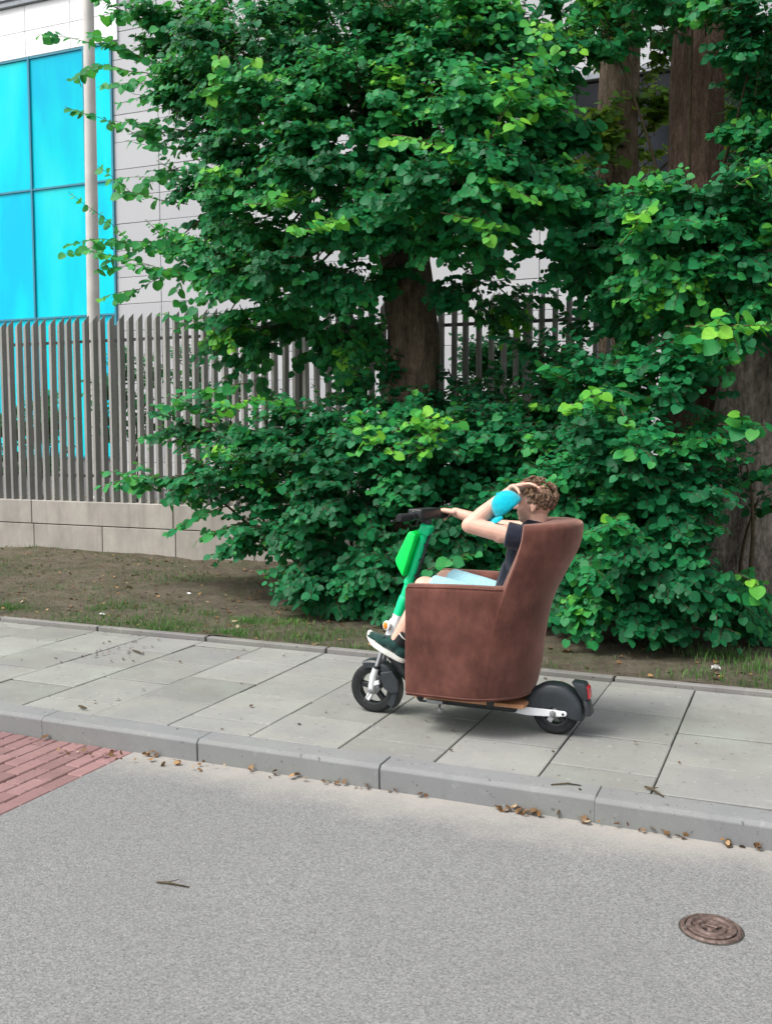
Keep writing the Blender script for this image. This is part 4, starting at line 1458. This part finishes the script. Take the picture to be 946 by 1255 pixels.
def sprig(fo, a, b_, Ya, Yb, tint=0.45, size=0.105, side=True, spread=0.85):
    """one long shoot between two seen points"""
    p, q = at(a[0], a[1], Ya), at(b_[0], b_[1], Yb)
    L = float(np.linalg.norm(q - p))
    fo.spray(p, q - p + np.array([0, 0, 0.05 * L]), L, size, tint, 0.07, side, nrm([0.2, -0.9, 0.4]), spread)


# ---- lime tree in front of the fence, the big crown at the upper left
TA = np.array([-3.50, 8.75, 0.08])
treeA = empty('lime_tree', TA)
tag(treeA, 'large lime tree whose drooping crown spreads left across the pole', 'tree')
trunk_mesh(TA, [TA, TA + [0.04, 0, 1.0], TA + [0.06, 0, 2.4], TA + [-0.10, 0, 3.6], TA + [-0.22, 0.05, 5.5], TA + [-0.2, 0.1, 8.5], TA + [-0.1, 0.1, 10.5]],
           [0.30, 0.26, 0.235, 0.215, 0.18, 0.12, 0.05], seed=1, flare=0.5).build('trunk', M['bark'], treeA, smooth='all')
fa = Foliage(11)
tk = TA + [0, 0, 3.4]
for a in [(225, 40, 8.3, 75, 60, .9), (300, 70, 7.7, 100, 80), (250, 130, 8.1, 75, 55), (330, 150, 7.5, 105, 75), (425, 40, 7.8, 105, 75), (430, 140, 7.4, 95, 80),
          (250, 215, 8.2, 60, 45, .8), (320, 235, 7.6, 95, 65), (420, 235, 7.3, 95, 65), (215, 295, 8.2, 60, 30, .6), (300, 315, 7.8, 90, 55), (390, 315, 7.6, 90, 60),
          (330, 390, 8.3, 75, 45, .7), (420, 400, 8.5, 60, 55, .6), (550, 40, 7.7, 100, 75), (530, 130, 7.5, 65, 50, .8), (610, 130, 7.2, 85, 70), (560, 225, 7.1, 105, 55, .9), (640, 225, 7.2, 80, 60),
          (600, 290, 7.5, 80, 28, .7), (520, 290, 7.6, 60, 30, .6), (640, 50, 7.8, 70, 60), (470, 330, 8.3, 25, 60, .5), (270, 400, 8.6, 50, 40, .45), (620, 360, 8.9, 80, 45, .25), (590, 365, 8.5, 100, 45, .35)]:
    px_blob(fa, tk, *a, limb_from=tk + np.array([0, -0.1, random.uniform(-0.6, 1.4)]), tint=random.uniform(0.26, 0.58))
for a, b_, Y1, Y2 in [((230, 85), (70, 74), 8.1, 8.0), ((210, 90), (80, 98), 8.1, 8.2), ((200, 15), (125, 8), 8.2, 8.2), ((235, 185), (125, 178), 8.3, 8.3), ((230, 160), (150, 150), 8.3, 8.3), ((220, 205), (145, 235), 8.3, 8.4),
                      ((240, 300), (75, 270), 8.1, 7.9), ((240, 310), (100, 305), 8.0, 8.0), ((250, 325), (140, 350), 8.2, 8.1), ((230, 250), (150, 232), 8.2, 8.2), ((280, 345), (150, 335), 8.0, 8.0), ((300, 360), (210, 372), 8.0, 8.1), ((260, 130), (170, 120), 8.2, 8.2),
                      ((330, 400), (230, 425), 8.3, 8.3), ((330, 380), (240, 395), 8.3, 8.3)]:
    sprig(fa, a, b_, Y1, Y2, 0.55)
# fresh pale shoots
for a, b_, Y1, Y2 in [((600, 170), (685, 35), 6.9, 6.7), ((610, 150), (640, 70), 6.9, 6.8), ((480, 165), (620, 175), 6.9, 6.7), ((590, 175), (655, 140), 6.9, 6.8), ((250, 110), (330, 80), 7.1, 7.0), ((270, 60), (250, 130), 7.2, 7.1), ((360, 285), (430, 260), 6.9, 6.8), ((300, 250), (380, 245), 7.0, 6.9), ((540, 260), (610, 285), 6.8, 6.7)]:
    sprig(fa, a, b_, Y1, Y2, 0.80, 0.082)
for a in [(330, 90, 8.7, 170, 110, .55), (330, 270, 8.6, 140, 85, .5), (560, 90, 8.5, 170, 105, .6), (560, 235, 8.3, 150, 55, .6), (480, 250, 8.3, 70, 90, .5), (345, 420, 9.1, 110, 60, .5), (440, 420, 9.2, 60, 70, .5), (650, 180, 8.4, 70, 100, .5)]:
    px_blob(fa, tk, *a, tint=0.26, size=0.098)
for a in [(470, 60, 8.0, 40, 70, .8), (470, 165, 7.9, 45, 60, .8)]:
    px_blob(fa, tk, *a, tint=0.36)
# the unseen upper crown, coarser
for q in range(24):
    a_ = fa.r.uniform(0, 6.28); rr_ = fa.r.uniform(0.2, 3.0); zz = fa.r.uniform(6.6, 10.5)
    fa.blob(TA + np.array([math.cos(a_) * rr_, 0.2 + math.sin(a_) * rr_ * 0.8, zz]), (0.9, 0.9, 0.6), 9, TA + [0, 0, 6], 0.15, 0.35, (0.5, 0.9))
tag(fa.tw.build('branch', M['twig'], treeA, smooth='all'), kind='stuff')
nA = make_leaves(fa, M['leaf'], treeA)

# ---- tree with the tall bare reddish trunk at the right
TC = np.array([-0.93, 9.0, 0.08])
treeC = empty('tall_tree', TC)
tag(treeC, 'tree with a tall bare reddish-brown trunk at the upper right', 'tree')
trunk_mesh(TC, [TC, TC + [-0.02, 0, 2.0], TC + [0.0, 0, 4.5], TC + [0.08, 0, 7.0], TC + [0.1, 0, 10.5]], [0.25, 0.235, 0.215, 0.18, 0.06], seed=2, flare=0.45).build('trunk', M['bark_red'], treeC, smooth='all')
fc = Foliage(12)
tk = TC + [0, 0, 3.2]
for a in [(735, 20, 8.3, 70, 45, .9), (850, -8, 8.2, 100, 28), (925, 50, 8.0, 42, 70, .9), (930, 150, 8.3, 34, 60, .7), (928, 225, 7.7, 45, 50, .8),
          (720, 265, 7.7, 70, 40, .9), (790, 275, 7.5, 90, 42), (865, 265, 7.3, 85, 50), (925, 300, 7.4, 55, 70), (840, 335, 7.5, 95, 55), (905, 395, 7.3, 70, 45), (730, 335, 8.2, 75, 35, .45), (690, 310, 7.6, 60, 30, .6), (790, 390, 7.8, 70, 30, .5), (750, 375, 8.4, 85, 45, .6)]:
    px_blob(fc, tk, *a, limb_from=tk + np.array([0, -0.1, random.uniform(-1.2, 0.0)]), tint=random.uniform(0.22, 0.54))
for a in [(800, 295, 8.5, 150, 55, .6), (900, 320, 8.4, 80, 90, .6), (790, 0, 8.8, 160, 35, .6), (925, 130, 8.6, 35, 130, .5)]:
    px_blob(fc, tk, *a, tint=0.24, size=0.098)
for a, b_, Y1, Y2 in [((840, 400), (935, 390), 6.8, 6.6), ((880, 430), (920, 395), 6.8, 6.7), ((760, 300), (800, 250), 6.9, 6.8), ((900, 230), (945, 200), 6.9, 6.8)]:
    sprig(fc, a, b_, Y1, Y2, 0.78, 0.085)
for q in range(16):
    a_ = fc.r.uniform(0, 6.28); rr_ = fc.r.uniform(0.2, 2.6); zz = fc.r.uniform(6.4, 10.5)
    fc.blob(TC + np.array([math.cos(a_) * rr_, 0.2 + math.sin(a_) * rr_ * 0.8, zz]), (0.9, 0.9, 0.6), 9, TC + [0, 0, 6], 0.15, 0.35, (0.5, 0.9))
tag(fc.tw.build('branch', M['twig'], treeC, smooth='all'), kind='stuff')
make_leaves(fc, M['leaf'], treeC)

# ---- tree behind the fence, backlight painted into its yellowish leaf colour
TB = np.array([-2.03, 11.5, 0.1])
treeB = empty('fence_side_tree', TB)
tag(treeB, 'dark-trunked tree behind the fence with yellow-green leaves round its trunk', 'tree')
trunk_mesh(TB, [TB, TB + [0.0, 0, 3.0], TB + [-0.02, 0, 5.0], TB + [0.05, 0, 8.0], TB + [0.05, 0, 11]], [0.26, 0.235, 0.22, 0.17, 0.05], seed=3, flare=0.4).build('trunk', M['bark'], treeB, smooth='all')
fb = Foliage(13)
tk = TB + [0, 0, 4.0]
for a in [(720, 170, 11.0, 55, 60, .8), (740, 225, 10.8, 45, 35, .9), (800, 150, 11.6, 40, 70, .6), (905, 120, 11.8, 40, 60, .5), (905, 200, 11.6, 40, 50, .6), (690, 220, 11.2, 40, 40, .6), (780, 60, 11.5, 60, 40, .5)]:
    px_blob(fb, tk, *a, limb_from=tk, tint=random.uniform(0.5, 0.8), size=0.10)
tag(fb.tw.build('branch', M['twig'], treeB, smooth='all'), kind='stuff')
make_leaves(fb, M['leaf_yellow'], treeB)

# ---- thick pale old trunk at the right edge
TD = np.array([-0.34, 8.75, 0.06])
treeD = empty('old_tree', TD)
tag(treeD, 'thick old tree with pale furrowed bark at the right edge', 'tree')
trunk_mesh(TD, [TD + [-0.10, 0, 0], TD + [-0.06, 0, 1.0], TD + [0.08, 0, 2.2], TD + [0.22, 0, 3.6], TD + [0.35, 0, 6.0], TD + [0.4, 0, 10]], [0.50, 0.44, 0.38, 0.32, 0.25, 0.06], seed=4, flare=0.6, ridge=0.07).build('trunk', M['bark_pale'], treeD, smooth='all')
fd = Foliage(14)
tk = TD + [0.2, 0, 3.0]
for a in [(960, 120, 8.6, 40, 120, .7), (985, 320, 8.0, 60, 90, .7)]:
    px_blob(fd, tk, *a, limb_from=tk, tint=0.36)
for q in range(10):
    a_ = fd.r.uniform(0, 6.28); rr_ = fd.r.uniform(0.2, 2.4); zz = fd.r.uniform(6.2, 10)
    fd.blob(TD + np.array([0.6 + math.cos(a_) * rr_, 0.2 + math.sin(a_) * rr_ * 0.8, zz]), (0.9, 0.9, 0.6), 9, TD + [0, 0, 6], 0.15, 0.35, (0.5, 0.9))
for q in range(12):                                                 # boughs hanging out over the verge beyond the frame
    fd.blob(TD + np.array([fd.r.uniform(0.9, 2.6), fd.r.uniform(-1.3, 0.3), fd.r.uniform(2.2, 5.6)]), (0.7, 0.6, 0.45), 22, TD + [0.2, 0, 3], 0.085, 0.34)
tag(fd.tw.build('branch', M['twig'], treeD, smooth='all'), kind='stuff')
make_leaves(fd, M['leaf'], treeD, singles=120)


# ---- the thickets of suckers at the trunks' feet
def thicket(name, label, foot, blobs, sprigs, seed, tint=(0.08, 0.32), fresh=()):  # low tints put the shade under the crowns into the leaf colour
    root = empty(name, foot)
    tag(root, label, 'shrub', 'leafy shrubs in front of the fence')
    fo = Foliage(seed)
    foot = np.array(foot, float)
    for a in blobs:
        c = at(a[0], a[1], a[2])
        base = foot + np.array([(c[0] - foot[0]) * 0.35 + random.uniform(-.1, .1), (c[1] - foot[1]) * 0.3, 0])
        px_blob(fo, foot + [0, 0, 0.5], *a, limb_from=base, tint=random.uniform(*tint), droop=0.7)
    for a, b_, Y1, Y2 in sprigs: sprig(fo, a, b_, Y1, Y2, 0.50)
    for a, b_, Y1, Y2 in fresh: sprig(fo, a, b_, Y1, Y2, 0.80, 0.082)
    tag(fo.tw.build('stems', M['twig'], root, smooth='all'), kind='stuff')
    return make_leaves(fo, M['leaf'], root)


thicket('lime_suckers', 'leafy lime suckers reaching left over the fence plinth', (-3.75, 8.3, 0.08),
        [(215, 582, 7.9, 60, 18, .8), (255, 515, 8.0, 65, 26, .7), (285, 590, 7.8, 80, 40), (345, 545, 7.7, 90, 55), (320, 645, 7.6, 60, 40), (420, 510, 7.8, 90, 38, .8), (430, 590, 7.3, 95, 65), (390, 665, 7.3, 70, 45), (450, 690, 7.2, 65, 45), (480, 540, 7.5, 70, 55), (400, 715, 7.2, 55, 25), (400, 600, 8.3, 150, 90, .5), (470, 470, 8.3, 70, 35, .5)],
        [((240, 585), (125, 582), 7.8, 7.7), ((250, 575), (150, 595), 7.8, 7.7), ((260, 500), (185, 490), 7.9, 7.8), ((270, 530), (190, 520), 7.9, 7.8), ((280, 620), (210, 640), 7.7, 7.6), ((300, 640), (240, 655), 7.6, 7.6), ((300, 470), (215, 480), 8.0, 8.0)], 21,
        fresh=[((430, 560), (465, 530), 6.6, 6.5), ((250, 520), (320, 490), 7.3, 7.2), ((290, 560), (240, 545), 7.3, 7.2)])
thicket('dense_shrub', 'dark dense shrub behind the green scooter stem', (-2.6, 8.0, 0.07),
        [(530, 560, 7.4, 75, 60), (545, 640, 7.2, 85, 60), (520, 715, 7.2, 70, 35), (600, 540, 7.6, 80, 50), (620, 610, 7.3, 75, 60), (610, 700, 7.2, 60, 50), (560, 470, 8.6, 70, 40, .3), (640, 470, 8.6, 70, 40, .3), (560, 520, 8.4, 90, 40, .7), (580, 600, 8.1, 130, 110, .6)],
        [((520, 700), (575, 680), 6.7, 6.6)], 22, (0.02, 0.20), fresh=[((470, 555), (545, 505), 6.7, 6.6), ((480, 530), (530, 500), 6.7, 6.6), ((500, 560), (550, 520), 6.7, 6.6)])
thicket('broad_shrub', 'broad leafy shrub spilling onto the soil right of the armchair', (-1.3, 7.9, 0.07),
        [(680, 520, 7.6, 75, 50), (715, 600, 7.2, 80, 65), (700, 690, 7.1, 70, 60), (760, 460, 7.4, 75, 45), (785, 545, 7.0, 85, 65), (770, 640, 6.9, 85, 70), (750, 735, 6.9, 65, 42), (835, 455, 7.2, 65, 40, .55), (825, 590, 7.0, 65, 55, .85), (825, 680, 6.9, 65, 60), (830, 755, 6.9, 55, 32), (700, 420, 8.2, 60, 30, .5), (760, 560, 8.0, 130, 130, .5), (690, 480, 8.4, 90, 60, .5)],
        [((820, 420), (905, 400), 6.9, 6.8), ((700, 470), (660, 440), 7.2, 7.1), ((740, 770), (720, 795), 6.7, 6.65), ((800, 770), (810, 798), 6.7, 6.65)], 23,
        fresh=[((690, 510), (740, 470), 6.7, 6.6), ((760, 500), (790, 560), 6.7, 6.6)])
thicket('edge_shrub', 'small leafy shrub at the foot of the pale old trunk', (-0.35, 8.0, 0.07),
        [(910, 735, 7.4, 50, 32), (930, 610, 7.8, 35, 20, .5), (915, 570, 7.6, 40, 22, .5)],
        [((890, 720), (945, 745), 7.0, 6.9), ((880, 520), (940, 530), 7.0, 6.9)], 24, fresh=[((900, 700), (940, 720), 6.9, 6.8)])

# ---- clipped shrubs behind the fence, small leaved
for i, (px, py, w_, h_, lb) in enumerate([(40, 530, 60, 60, 'low dark shrub behind the fence at the far left'), (160, 500, 45, 90, 'small-leaved dark shrub seen through the fence beside the pole'), (245, 500, 55, 90, 'small-leaved dark shrub behind the fence above the suckers'), (620, 470, 80, 70, 'dark shrub behind the fence right of the lime trunk')]):
    c = at(px, py, 11.0)
    root = empty('hedge_shrub', (c[0], 11.0, 0.1)); tag(root, lb, 'shrub', 'shrubs behind the fence')
    fo = Foliage(30 + i)
    s = mpp(c)
    fo.blob(c, (w_ * s, 0.5, h_ * s), int(110 * w_ / 50), (c[0], 11.0, 0.3), 0.055, 0.25, (0.25, 0.45))
    for q in range(5): fo.limb((c[0], 11.0, 0.1), c + fo.r.normal(0, 0.25, 3), 0.02, 0.008)
    tag(fo.tw.build('stems', M['twig'], root, smooth='all'), kind='stuff')
    make_leaves(fo, M['leaf'], root, 'foliage', singles=0)

# ================================================================== GRASS, LITTER AND SMALL THINGS
def onz(px, py, z=0.0):
    d = c_f + c_r * (px - CX) / F - c_u * (py - CY) / F
    return CAM + d * ((z - H) / d[2])


def blades(name, spots, seed, label):
    """spots: (x, y, radius x, radius y, count, height, tint)"""
    r = np.random.default_rng(seed)
    V, Fc, T = [], [], []
    for (x0, y0, rx, ry, n, h, ti) in spots:
        for q in range(n):
            x = x0 + r.normal(0, rx); y = y0 + r.normal(0, ry)
            if y < 6.15 or y > 9.55: continue
            z = verge_z(x, y) - 0.005
            a = r.uniform(0, 6.28); lean = r.uniform(0.1, 0.9); hh = h * r.uniform(0.4, 1.25); w = r.uniform(0.0018, 0.0038)
            dx, dy = math.cos(a), math.sin(a)
            sx, sy = -dy * w, dx * w
            i0 = len(V)
            for t in (0, 0.5, 1.0):
                bx = x + dx * lean * hh * t * t * 0.8; by = y + dy * lean * hh * t * t * 0.8; bz = z + hh * t * (1 - 0.3 * lean * t)
                k_ = 1 - t * 0.85
                V.append((bx - sx * k_, by - sy * k_, bz)); V.append((bx + sx * k_, by + sy * k_, bz))
            Fc += [(i0, i0 + 1, i0 + 3, i0 + 2), (i0 + 2, i0 + 3, i0 + 5, i0 + 4)]
            T += [min(1, max(0, ti + r.normal(0, 0.16)))] * 6
    me = bpy.data.meshes.new(name)
    me.from_pydata(V, [], Fc)
    a_ = me.attributes.new('tint', 'FLOAT', 'POINT'); a_.data.foreach_set('value', np.array(T, dtype=np.float32))
    me.materials.append(M['grass'])
    return tag(link(name, me), label, 'grass', kind='stuff')


r = np.random.default_rng(5)
sp_ = []
for q in range(22):                                                 # greener tufts along the edging
    px_ = float(r.choice([r.normal(150, 22), r.normal(225, 30), r.normal(350, 40), r.uniform(10, 440)])); py_ = 752 + px_ * 0.088 + r.normal(-9, 8)
    p = onz(px_, py_, 0.03)
    sp_.append((p[0], p[1], 0.09, 0.07, int(r.uniform(40, 230)), r.uniform(0.025, 0.065), r.uniform(0.4, 0.75)))
for px_, py_, n_, h_ in [(175, 760, 330, .06), (215, 765, 330, .06), (100, 757, 200, .05), (340, 780, 220, .05), (40, 675, 250, .06), (20, 672, 250, .07), (70, 678, 120, .05), (890, 805, 220, .09), (925, 820, 240, .08), (825, 830, 120, .08), (893, 830, 130, .05), (940, 840, 160, .08), (445, 790, 160, .08), (410, 775, 100, .06), (690, 812, 60, .06)]:
    p = onz(px_, py_, 0.05)
    sp_.append((p[0], p[1], 0.16, 0.10, n_, h_, 0.6))
for q in range(26):                                                 # loose green patches on the bank
    p = onz(r.uniform(0, 440), r.uniform(690, 780), 0.05)
    sp_.append((p[0], p[1], 0.24, 0.14, int(r.uniform(90, 300)), r.uniform(0.025, 0.05), r.uniform(0.35, 0.8)))
for q in range(120):                                                # thin straw-coloured grass over the bank
    p = (r.uniform(-10.5, 1.5), r.uniform(6.4, 9.5))
    sp_.append((p[0], p[1], 0.22, 0.16, int(r.uniform(10, 55)), r.uniform(0.02, 0.045), r.uniform(0.5, 1.0)))
blades('verge_grass', sp_, 51, 'sparse green and straw-coloured grass on the bare verge')


def litter(name, pts, label, cat, size, tint, mat, curl=0.35):
    fo = Foliage(77)
    P = np.array(pts, float); n = len(P)
    rr = np.random.default_rng(len(pts))
    A = nrm(np.c_[rr.normal(0, 1, (n, 2)), rr.normal(0, 0.15, n)])
    N = nrm(np.c_[rr.normal(0, curl, (n, 2)), np.ones(n)])
    S = rr.uniform(*size, n)
    T = np.clip(rr.normal(tint, 0.25, n), 0, 1)
    fo.leaves(P, A, N, S, T)
    holder = empty('tmp', (0, 0, 0))
    make_leaves(fo, mat, holder, name, singles=0, zmin=-5)
    o = holder.children[0]
    o.parent = None
    bpy.data.objects.remove(holder)
    return tag(o, label, cat, kind='stuff')


P = []
for q in range(2400):
    x, y = r.uniform(-10.5, 1.5), 6.15 + 3.4 * r.uniform(0, 1) ** 0.9
    P.append((x, y, verge_z(x, y) + r.uniform(0.006, 0.014)))
litter('leaf_litter', P, 'small dry leaves and crumbs scattered over the verge soil', 'leaf litter', (0.008, 0.038), 0.42, M['litter'])

P = []
for (pa, pb, n_, w_) in [((75, 922), (165, 935), 34, .022), ((165, 930), (240, 945), 14, .018), ((178, 927), (186, 930), 12, .014), ((330, 955), (450, 968), 26, .02), ((600, 993), (665, 1003), 34, .022), ((620, 992), (660, 998), 22, .016), ((675, 1004), (770, 1018), 20, .02), ((780, 1022), (890, 1036), 18, .018), ((885, 1035), (935, 1045), 26, .018), ((0, 900), (80, 915), 8, .015), ((240, 940), (600, 990), 34, .012)]:
    a_, b_ = onz(*pa, ROADZ), onz(*pb, ROADZ)
    for q in range(int(n_ * 0.6)):
        t = r.uniform(0, 1); p = a_ * (1 - t) + b_ * t
        yy = min(p[1] + r.normal(0, w_) + 0.02, 4.05)
        P.append((p[0] + r.normal(0, w_), yy, ROADZ + r.uniform(0.006, 0.026)))
litter('gutter_leaves', P, 'dry brown leaves gathered along the foot of the kerb', 'leaf litter', (0.009, 0.030), 0.5, M['litter'], 0.8)

P = []
for q in range(140):
    x = r.uniform(-8, 1.2); y = 4.1 + 1.95 * r.uniform(0, 1) ** (0.6 if x < -3 else 0.9)
    P.append((x, y, 0.006 + r.uniform(0.002, 0.006)))
for q in range(40):
    p = onz(r.normal(150, 25), r.normal(795, 9)); P.append((p[0], p[1], 0.009))
litter('pavement_crumbs', P, 'dark crumbs of bark and leaf strewn on the pavement slabs', 'debris', (0.008, 0.024), 0.05, M['litter'], 0.25)


def twig_thing(name, label, pa, pb, z, r0, fork=True, m='twig'):
    a_, b_ = onz(*pa, z), onz(*pb, z)
    root = empty(name, a_); tag(root, label, 'twig')
    mid = (a_ + b_) / 2 + np.array([r.normal(0, .012), r.normal(0, .012), 0.004])
    MB().tube([a_ + [0, 0, r0], mid + [0, 0, r0], b_ + [0, 0, r0]], [r0 * 0.7, r0, r0 * 0.5], 6).build('stem', M[m], root, smooth='all')
    if fork:
        MB().tube([mid + [0, 0, r0], mid + (b_ - a_) * 0.2 + [0.01, 0.025, r0 + 0.006]], [r0 * 0.6, r0 * 0.3], 5).build('side_shoot', M[m], root, smooth='all')


twig_thing('twig', 'thick dark twig across the kerb joint at the right', (790, 966), (813, 978), 0.004, 0.006)
twig_thing('twig', 'long thin dark twig lying on the kerb top', (675, 963), (712, 964), 0.006, 0.004, False)
twig_thing('twig', 'grey twig lying alone on the asphalt at left', (192, 1083), (232, 1089), ROADZ, 0.004)
twig_thing('twig', 'thin straw stalk on the asphalt below the right kerb stone', (812, 1018), (842, 1030), ROADZ, 0.0025, False)
twig_thing('twig', 'short dark twig on the slabs near the verge at left', (163, 798), (176, 803), 0.004, 0.007, False)
twig_thing('twig', 'short dark twig near the kerb left of the scooter', (97, 867), (106, 870), 0.004, 0.008, False)
twig_thing('twig', 'dark stick lying in the grass at the right edge', (903, 816), (920, 826), 0.03, 0.007)


def scrap(label, px_, py_, w_):
    p = onz(px_, py_, 0.045)
    z = verge_z(p[0], p[1])
    vs_, fs_ = [], []
    for j in range(4):
        for i in range(4):
            vs_.append((p[0] + (i - 1.5) * w_ / 3 + r.normal(0, w_ * .06), p[1] + (j - 1.5) * w_ / 4 + r.normal(0, w_ * .06), z + 0.012 + abs(r.normal(0, w_ * 0.22))))
    for j in range(3):
        for i in range(3): fs_.append((j * 4 + i, j * 4 + i + 1, (j + 1) * 4 + i + 1, (j + 1) * 4 + i))
    o = MB().add(vs_, fs_).build('paper_scrap', M['paper'])
    sm_ = o.modifiers.new('thick', 'SOLIDIFY'); sm_.thickness = 0.001
    tag(o, label, 'litter')


scrap('crumpled white paper scrap on the soil at the far right', 877, 822, 0.055)
scrap('small white paper scrap in the grass by the left edging', 125, 752, 0.045)
scrap('pale paper scrap on bare soil below the left shrub', 232, 731, 0.04)

# iron valve cover set in the road
mc = np.array([-0.236, 3.325, ROADZ + 0.013])
man = empty('valve_cover', mc); tag(man, 'small round rusty iron valve cover set into the asphalt', 'manhole cover')
RM = 0.084
MB().lathe(mc, (0, 0, 1), [(-0.03, RM + 0.016), (-0.009, RM + 0.016), (-0.004, RM + 0.010), (-0.004, RM + 0.003), (-0.010, RM), (-0.03, RM)], 40, closed=True).build('rim', M['iron'], man, smooth=True)
MB().lathe(mc, (0, 0, 1), [(-0.0125, RM + 0.016), (-0.010, RM + 0.017), (-0.010, RM + 0.019), (-0.0125, RM + 0.022)], 40, closed=True).build('bitumen_joint', M['joint'], man)
lid = MB().lathe(mc, (0, 0, 1), [(-0.02, RM - 0.004), (-0.003, RM - 0.004), (-0.001, RM - 0.008), (-0.001, RM - 0.018), (-0.008, RM - 0.022), (-0.008, 0.052), (-0.002, 0.048), (-0.002, 0.040), (-0.010, 0.036), (-0.010, 0.018), (-0.004, 0.014)], 40).build('lid', M['iron'], man, smooth=True)
for a_ in range(4):
    d = np.array([math.cos(a_ * 1.571 + 0.5), math.sin(a_ * 1.571 + 0.5), 0])
    MB().bar(mc + d * 0.016 + [0, 0, -0.006], mc + d * 0.036 + [0, 0, -0.006], 0.008, 0.006).build('rib', M['iron'], lid)
for s in (-1, 1):
    MB().lathe(mc + [s * 0.020, s * 0.012, -0.0095], (0, 0, 1), [(0, 0.009), (0.0015, 0.009)], 12).build('key_hole', M['tyre'], lid)
MB().bar(mc + [-0.02, 0.004, -0.001], mc + [0.02, -0.004, -0.001], 0.009, 0.006).build('lift_bar', M['iron'], lid, bevel=0.002, seg=1)
